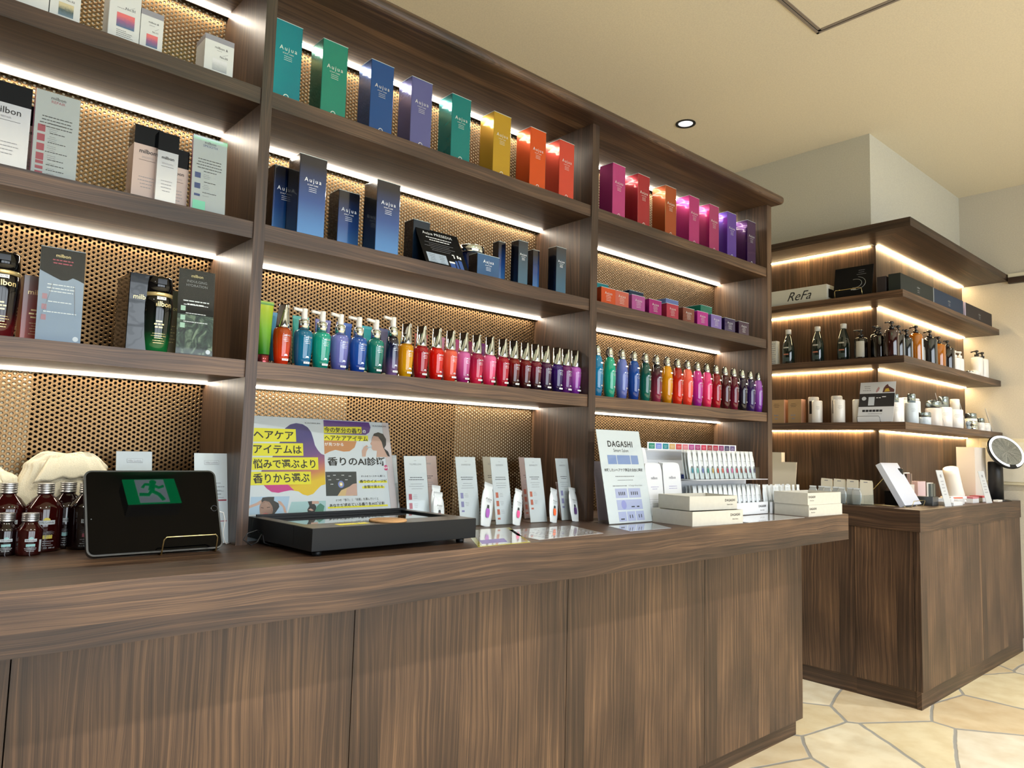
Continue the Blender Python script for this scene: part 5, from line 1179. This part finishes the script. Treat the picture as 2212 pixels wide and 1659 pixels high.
wbottle(3.40, -.058, F3, .033, .130, 'plain white bottle half behind the tilted picture card')
ct_ = empty('picture_card', (3.335, -.075, F3+.003), (0, 0, W90)); tag(ct_, 'tilted white and black picture card on the lowest shelf near the corner', 'card'); rot = (-.24, 0, 0); cw, ch_ = .185, .225
MB().box(0, cw, 0, .002, 0, ch_).build('card', CARDP, ct_, None, rot); F = Face(ct_, rot, -.0006)
F.rect(0, cw, .085, .160, mat('charcoal_print', '#2c2c2e', .4)); F.rects([(.05, .082, .092, .140)], LBL, y=.0003); F.rects([(.09, .10, .133, .137), (.104, .114, .133, .137), (.12, .14, .138, .142)], WINK, y=.0003); F.patch([(.026+.012*math.cos(a), .132+.011*math.sin(a)) for a in [i*math.pi/8 for i in range(16)]], LBL, y=.0003)
F.rects([(.022+i*.018, .037+i*.018, .056, .068) for i in range(6)], INK); F.lines(3, .05, .012, .003, .04, .200, GINK, seed=3, align='c'); F.lines(1, .12, .01, .002, .09, .044, GINK)
F.patch([(.09, .165), (.10, .175), (.105, .19), (.098, .198), (.09, .185), (.085, .17)], mat('print_rose', '#b48c8c', .5)); F.patch([(.12, .165), (.125, .19), (.135, .205), (.145, .212), (.15, .20), (.165, .19), (.18, .18), (.18, .165)], mat('print_brown', '#5c3834', .5)); F.patch([(.13, .168), (.135, .185), (.15, .188), (.158, .170)], mat('print_gold', '#c4a43c', .5), y=.0003)
cl = empty('wire_easel', (3.318, -.085, F3), (0, 0, W90)); tag(cl, 'small steel wire stand holding the picture card', 'easel'); easel(MB(), .12, 0, .032, 0, .0014).build('front_rail', mat('steel_wire', '#6c7074', .3, .9), cl)
WT = 'white care bottles round the corner'
wbottle(3.420, -.245, F3, .026, .155, 'slim white bottle with silver cap just behind the picture card', .045, SLV, group=WT, neck=.55); wbottle(3.500, -.225, F3, .030, .140, 'white bottle between the two silver capped ones', group=WT)
wbottle(3.600, -.260, F3, .034, .168, 'blue white bottle with tall silver cap past the corner', .050, SLV, mat('blue_white_plastic', '#c4d0d8', .3, coat=.3), WT, .6)
wbottle(3.74, -.180, F3, .050, .158, 'wide white tub behind the silver lidded jar', .012, WPL, group=WT); wbottle(3.735, -.275, F3, .036, .072, 'low blue white jar with chrome lid', .026, SLV, mat('blue_white_plastic', '#c4d0d8'), WT, 1.02)
wbottle(3.86, -.165, F3, .050, .160, 'another wide white tub near the pump bottle', .012, WPL, group=WT)
t = pumpb(3.930, -.262, F3, .044, .112, mat('ivory_plastic', '#dcd4cc', .3, coat=.3), 'ivory pump bottle with broad chrome collar', 0, None, SLV, WT); MB().lathe([(.043, .1125), (.042, .142), (.03, .150)], 24).build('chrome_collar', SLV, t)
def edge_card(x, y, z, w, h, ry, label, yaw=.9):
    t = empty('product_card', (x, y, z), (0, 0, yaw)); tag(t, label, 'card', 'upright product cards on the corner unit'); rot = (-.22, 0, 0)
    MB().box(0, w, 0, .0025, 0, h).build('card', INFO, t, None, rot); F = Face(t, rot, -.0006); F.rect(w*.38, w*.62, h*.80, h*.88, GINK); F.lines(5, w*.6, h*.09, .004, w/2, h*.68, GINK, seed=3); return t
edge_card(3.990, -.302, F3, .078, .205, 0, 'tall white product card between the ivory pump and a frosted bottle', .3); edge_card(4.395, -.300, F3, .078, .195, 0, 'tall white product card beside the small chrome jars', .3); edge_card(4.900, -.300, F3, .070, .165, 0, 'white product card closest to the beige wall on the lowest shelf', .3)
wbottle(4.180, -.235, F3, .046, .192, 'frosted white bottle with grey green cap', .065, SLV, group=WT, neck=.62); wbottle(4.320, -.255, F3, .044, .185, 'frosted white bottle with pale cap beside the grey capped one', .065, WPL, group=WT, neck=.6); wbottle(4.465, -.230, F3, .030, .120, 'small white bottle behind the chrome jars', .03, WPL, group=WT)
wbottle(4.480, -.300, F3, .032, .055, 'small chrome jar beside the white product card', .028, CHROME, CHROME, WT, 1.02); wbottle(4.670, -.240, F3, .036, .115, 'clear jar with steel lid on the lowest shelf', .035, SLV, group=WT); wbottle(4.760, -.270, F3, .022, .088, 'slim steel topped vial beside the clear jar', .03, SLV, group=WT); wbottle(4.825, -.255, F3, .022, .088, 'slim steel topped vial next to the first vial', .03, SLV, group=WT); wbottle(4.895, -.260, F3, .030, .060, 'low clear tub at the wall end', .012, WPL, group=WT)
# ------------------------------------------------------------------ corner unit: worktop
yb = at(1728, 1040, 'x', 3.42).y; ya = at(1673, 1040, 'x', 3.42).y
t = empty('blank_card', (3.42, ya+.02, CT), (0, 0, W90)); tag(t, 'large blank white card standing behind the rack end on the corner worktop', 'card'); hz = at(1700, 998, 'x', 3.42).z-CT
wd_ = ya-yb; MB().prism([(0, 0), (wd_*.92, 0), (wd_*1.0, hz), (0, hz)], 0, .006, 'y').build('card', mat('warm_white_card', '#e4ddc8', .5), t)
t = empty('white_box', (3.46, ya+.05, CT), (0, 0, W90)); tag(t, 'tall narrow white box behind the large blank card', 'box'); MB().box(0, at(1673, 1000, 'x', 3.46).y*0+.075, 0, .04, 0, at(1680, 977, 'x', 3.46).z-CT).build('box_body', mat('warm_white_card', '#e4ddc8'), t)
tr = empty('clear_tray', (3.262, .165, CT), (0, 0, W90)); tag(tr, 'clear tray filled with sachets and zip bags on the corner worktop', 'tray')
tb_ = MB().box(0, .30, 0, .002, 0, .055).box(0, .002, .002, .14, 0, .055).box(.298, .30, .002, .14, 0, .055).box(0, .30, .14, .142, 0, .055).box(.002, .298, .002, .14, 0, .002); tb_.build('tray_body', ACR, tr)
ZB = mat('zip_bag', '#f0ead6', .3, coat=.4); ZG = mat('grey_sachet', '#c0c8cc', .3, .2, .4)
for i in range(4):
    t = empty('zip_bag', (3.372, .150-.072*i, CT+.0025), (0, 0, W90+.1*(i % 2))); tag(t, 'cream zip bag at the back of the clear tray, %s from the blank card' % ('first', 'second', 'third', 'last')[i], 'bag', 'zip bags in the clear tray')
    MB().prism([(0, 0), (.068, 0), (.066, .115), (.062, .127), (.004, .130), (.002, .115)], 0, .014, 'y').build('bag_body', ZB, t); MB().box(.022, .042, -.0006, 0, .116, .120).build('hang_slot', GINK, t)
for i in range(7):
    t = empty('sachet', (3.278+.022*(i % 2), .150-.040*i, CT+.0025), (0, 0, W90+.12*((i*3) % 3-1))); tag(t, 'grey silver sachet, %s from the blank card in the clear tray' % ORD[i], 'sachet', 'grey sachets in the clear tray')
    put('pouch', sachet_mesh(.055, .088), t); t.children[0].material_slots[0].link = 'OBJECT'; t.children[0].material_slots[0].material = ZG
# tablet shaped white block on gold easel
nb = at(1955, 1094, 'z', CT); 
t = empty('catalogue', (3.372, -.300, CT+.010), (0, 0, .03)); tag(t, 'thick white catalogue leaning on a gold easel on the corner worktop', 'catalogue'); rot = (-.50, 0, 0)
bevel(MB().box(0, .250, 0, .030, 0, .250).build('cover', mat('catalogue_white', '#c8cedb', .4, coat=.3), t, None, rot), .001, 1)
zz = empty('wire_easel', (3.40, -.318, CT), (0, 0, .03)); tag(zz, 'gold easel behind the thick white catalogue', 'easel'); easel(MB(), .18, 0, .034, 0).build('front_rail', GOLD, zz); MB().tube([(0, .026, .0017), (0, .26, .0017), (0, .135, .145), (.18, .135, .145), (.18, .26, .0017), (.18, .026, .0017)], .0022, 8).build('back_leg', GOLD, zz)
wbox(3.53, -.215, CT, .10, .08, .075, BLK, 'plain black box in the shade behind the white catalogue', name='black_box')
# colour swatches
SW = ['#5c4a44', '#8c6c5c', '#6c4c58', '#9c7c64', '#4c4448', '#a89080']; SW2 = ['#5c6460', '#8c9490', '#3c4444', '#747c78', '#a0a8a4', '#50585a']
def swatches(x, y, z, cols, label, h=.07):
    t = empty('swatch_fan', (x, y, z)); tag(t, label, 'colour swatches', 'hair colour swatches on the corner worktop')
    for i, c in enumerate(cols): MB().box(i*.013, i*.013+.0115, 0, .012, 0, h).build('swatch', mat('swatch'+c, c, .35, .3), t)
    MB().box(-.002, len(cols)*.013, .0125, .020, 0, h+.006).build('holder', WPL, t); return t
kx = at(2020, 1085, 'z', CT)
sb_ = wbox(3.665, -.335, CT, .085, .09, .050, mat('swatch_base', '#2c3030', .3, coat=.5), 'black rounded holder under the grey colour swatches', name='swatch_holder', cat='holder'); 
swatches(3.668, -.325, CT+.0505, SW2, 'grey green colour swatches on the black holder'); wbox(3.655, -.215, CT, .09, .07, .110, WPL, 'white block under the brown colour swatches', name='white_block', cat='holder'); swatches(3.662, -.205, CT+.1105, SW, 'brown colour swatches on the white block', .060)
wbottle(3.60, -.175, CT, .034, .200, 'tall black and chrome canister behind the catalogue', .17, mat('canister', '#3a3c3e', .12, .9), group=None, neck=.98)
edge_card(3.70, -.385, CT, .085, .200, 0, 'narrow white price card standing between the catalogue and the white boxes', -.05)
t = wbox(3.84, -.20, CT, .12, .06, .125, mat('pink_pouch', '#dcc0c4', .25, coat=.6), 'clear pouch with pink print behind the narrow price card', name='pouch', cat='pouch')
wbox(3.80, -.395, CT, .15, .12, .020, PAPER, 'flat white box at the front edge of the corner worktop', name='white_box'); wbox(3.83, -.375, CT+.0205, .12, .09, .016, PAPER, 'thin white box lying on the flat one', name='white_box', rz=.2)
wbox(3.975, -.37, CT, .14, .10, .030, PAPER, 'low white box with open lid next to the flat one', name='white_box', rz=.1); t = wbox(3.97, -.33, CT+.0305, .15, .035, .014, PAPER, 'white hair clip case with orange stripe', name='hair_clip', cat='hair tool', rz=-.25); MB().box(.02, .11, -.0008, 0, .002, .010).build('orange_stripe', mat('orange_stripe', '#d0684c', .4), t)
t = empty('hair_dryer', (4.265, -.25, CT)); tag(t, 'white hair dryer leaning with its barrel pointing up', 'hair dryer'); ax = Vector((-.16, .0, .19))
b = MB(); b.lathe([(.052, 0), (.055, .01), (.050, .05), (.044, .16), (.042, .185), (.036, .187)], 28)
b.build('barrel', WPL, t, (.03, 0, .030), (0, -.38, 0)); MB().lathe([(.085, 0), (.088, .012), (.075, .030), (.04, .036)], 28).build('stand_base', WPL, t, (.03, 0, 0), None); MB().tube([(.06, 0, .03), (.09, .01, .02), (.13, .03, .006), (.18, .06, .004)], .004, 8).build('cord', GRB, t)
P0 = at(2066, 1000, 'x', 4.56); P2 = at(2106, 1000, 'x', 4.56); hx_ = at(2106, 966, 'x', 4.56).z-CT
t = empty('paper_bag', (4.56, P2.y, CT)); tag(t, 'tall white paper bag against the beige wall behind the hair dryer', 'bag'); dy = P0.y-P2.y; wx = min(.40, at(2136, 1000, 'y', P2.y).x-4.56)
MB().prism([(0, dy), (0, 0), (wx*.7, 0), (wx*.93, .012), (wx, .05), (wx, dy)], 0, hx_, 'z').build('bag_body', mat('bag_white', '#dbd3cb', .5), t)
edge_card(4.36, -.400, CT, .095, .195, 0, 'narrow lilac white price card in front of the tall paper bag', -.05)
for x, y, m_, lab in ((4.25, -.36, mat('pink_box', '#c87c88', .4), 'small pink box lying in front of the paper bag'), (4.46, -.35, mat('red_white_box', '#d04c58', .4), 'small red topped box near the mirror')):
    t = wbox(x, y, CT, .11, .07, .026, PAPER, lab, name='small_box'); MB().box(0, .11, 0, .07, .0262, .036).build('coloured_lid', m_, t)
t = wbox(4.60, -.40, CT, .08, .03, .012, WPL, 'small white clip at the worktop edge by the mirror', name='clip', cat='clip')
# lit mirror on black column
mb_ = at(2166, 1079, 'z', CT); mx, my = 4.80, -.335
t = empty('vanity_mirror', (mx, my, CT)); tag(t, 'round lit vanity mirror on a thick black column', 'mirror'); 
MB().lathe([(.085, 0), (.085, .006), (.06, .010)], 32).build('base', BPL, t); MB().lathe([(.042, .0102), (.042, .245), (.038, .25)], 28).build('column', mat('column_black', '#1c1c1e', .45), t)
hd = Matrix.Translation((-.03, -.07, .315)) @ Matrix.Rotation(-.62, 4, 'Z') @ Matrix.Rotation(math.radians(62), 4, 'X')
R0 = .116
def placed(mbx, name, m):
    o = mbx.build(name, m, t); o.data.transform(hd); return o
placed(MB().lathe([(R0*.7, -.022), (R0, -.016), (R0+.004, -.004), (R0+.002, .004), (R0-.004, .006)], 48), 'mirror_shell', mat('mirror_shell', '#181a1c', .25, .4))
rg = MB(); n = 56
for i in range(n):
    if i in (40, 41, 42, 43): continue
    a, c = 2*math.pi*i/n, 2*math.pi*(i+1)/n
    q = lambda r_, a_: (r_*math.cos(a_), r_*math.sin(a_), .0066)
    rg.quad(q(R0-.018, a), q(R0-.002, a), q(R0-.002, c), q(R0-.018, c))
placed(rg, 'light_ring', mat('ring_light', '#eef4f8', .4, emis=.9))
placed(MB().lathe([(R0-.020, .0064), (.0001, .0064)], 48), 'mirror_glass', mat('mirror_silver', '#c4ccd0', .01, 1.))
# wall plates
CRP = mat('switch_plate', '#d8d0b4', .4)
t = empty('wall_cabinet', (X1, -.20, CT+.10)); tag(t, 'shallow cream service cabinet fixed to the beige wall behind the mirror', 'cabinet'); bevel(MB().box(-.016, 0, -.27, 0, 0, .305).build('door', CRP, t), .002); MB().box(-.019, -.0165, -.255, -.135, .02, .28).build('inner_panel', mat('plate_light', '#dcd8c8', .4), t); MB().box(-.0185, -.0165, -.125, -.015, .02, .28).build('inner_panel', mat('plate_light', '#dcd8c8'), t)
t = empty('wall_socket', (X1, -.25, CT+.06)); tag(t, 'cream double wall socket between the paper bag and the mirror column', 'socket'); bevel(MB().box(-.008, 0, -.035, .035, -.045, .045).build('plate', CRP, t), .002)
for z in (-.016, .016): MB().box(-.0088, -.0082, -.010, -.006, z-.005, z+.005).box(-.0088, -.0082, .006, .010, z-.005, z+.005).build('slot', GINK, t)
# emergency exit box on the ceiling behind the viewer: it shows in the tablet's screen
ex = empty('exit_sign', (0, 0, 0)); tag(ex, 'green and white emergency exit lamp with running figure, seen mirrored in the tablet', 'exit sign')
SG_ = mat('exit_green', '#0c8c50', .4, emis=30); SW_ = mat('exit_white', '#d4e4f0', .4, emis=12)
tm = Matrix.Translation(tb.location) @ tb.rotation_euler.to_matrix().to_4x4() @ Matrix.Rotation(tilt, 4, 'X')
nrm = (tm.to_3x3() @ Vector((0, -1, 0))).normalized(); pc = tm @ Vector((W2*.5, -.0012, H2*.78)); 
hit = at(328, 1062, 'y', -0.02)
dd = (hit-CAMP).normalized(); k_ = (pc-CAMP).dot(nrm)/dd.dot(nrm); hp = CAMP+dd*k_; rd = (dd-2*dd.dot(nrm)*nrm).normalized()
EXP = hp+rd*2.5
EXW = .26
ex.location = EXP; q = rd.to_track_quat('Y', 'Z').to_euler(); ex.rotation_euler = (0, 0, math.pi)
ex.location = (EXP.x, EXP.y, EXP.z)
MB().box(-EXW/2, EXW/2, .0, .08, -.10, .10).build('lamp_box', mat('exit_case', '#c8ccd0', .5), ex)
MB().box(-EXW/2, EXW/2, -.004, 0, -.10, .10).build('green_panel', SG_, ex)
MB().prism([(-.072, -.092), (.072, -.092), (.072, .092), (-.072, .092)], -.006, -.0042, 'y').build('doorway', SW_, ex)
fg = MB()
def limb(*p, r=.013): fg.tube([(x, -.008, z) for x, z in p], r, 8)
fg.lathe([(.0001, -.002), (.022, -.002), (.022, .002), (.0001, .002)], 20); fg.v = [(x+.018, z-.008, y+.085) for x, y, z in fg.v]
limb((.010, .050), (-.005, .0), r=.020); limb((.012, .055), (-.035, .062), (-.055, .030), r=.010); limb((.012, .050), (.045, .025), (.075, .040), r=.010); limb((-.005, -.005), (-.030, -.045), (-.085, -.040), r=.012); limb((-.002, -.008), (.035, -.045), (.055, -.100), r=.012)
fg.v = [(-x*.8, y, z*.8) for x, y, z in fg.v]; fg.build('running_figure', SG_, ex)
MB().tube([(0, .04, .10), (0, .04, CEIL-EXP.z)], .012, 8).build('hanger', mat('exit_case', '#c8ccd0'), ex)
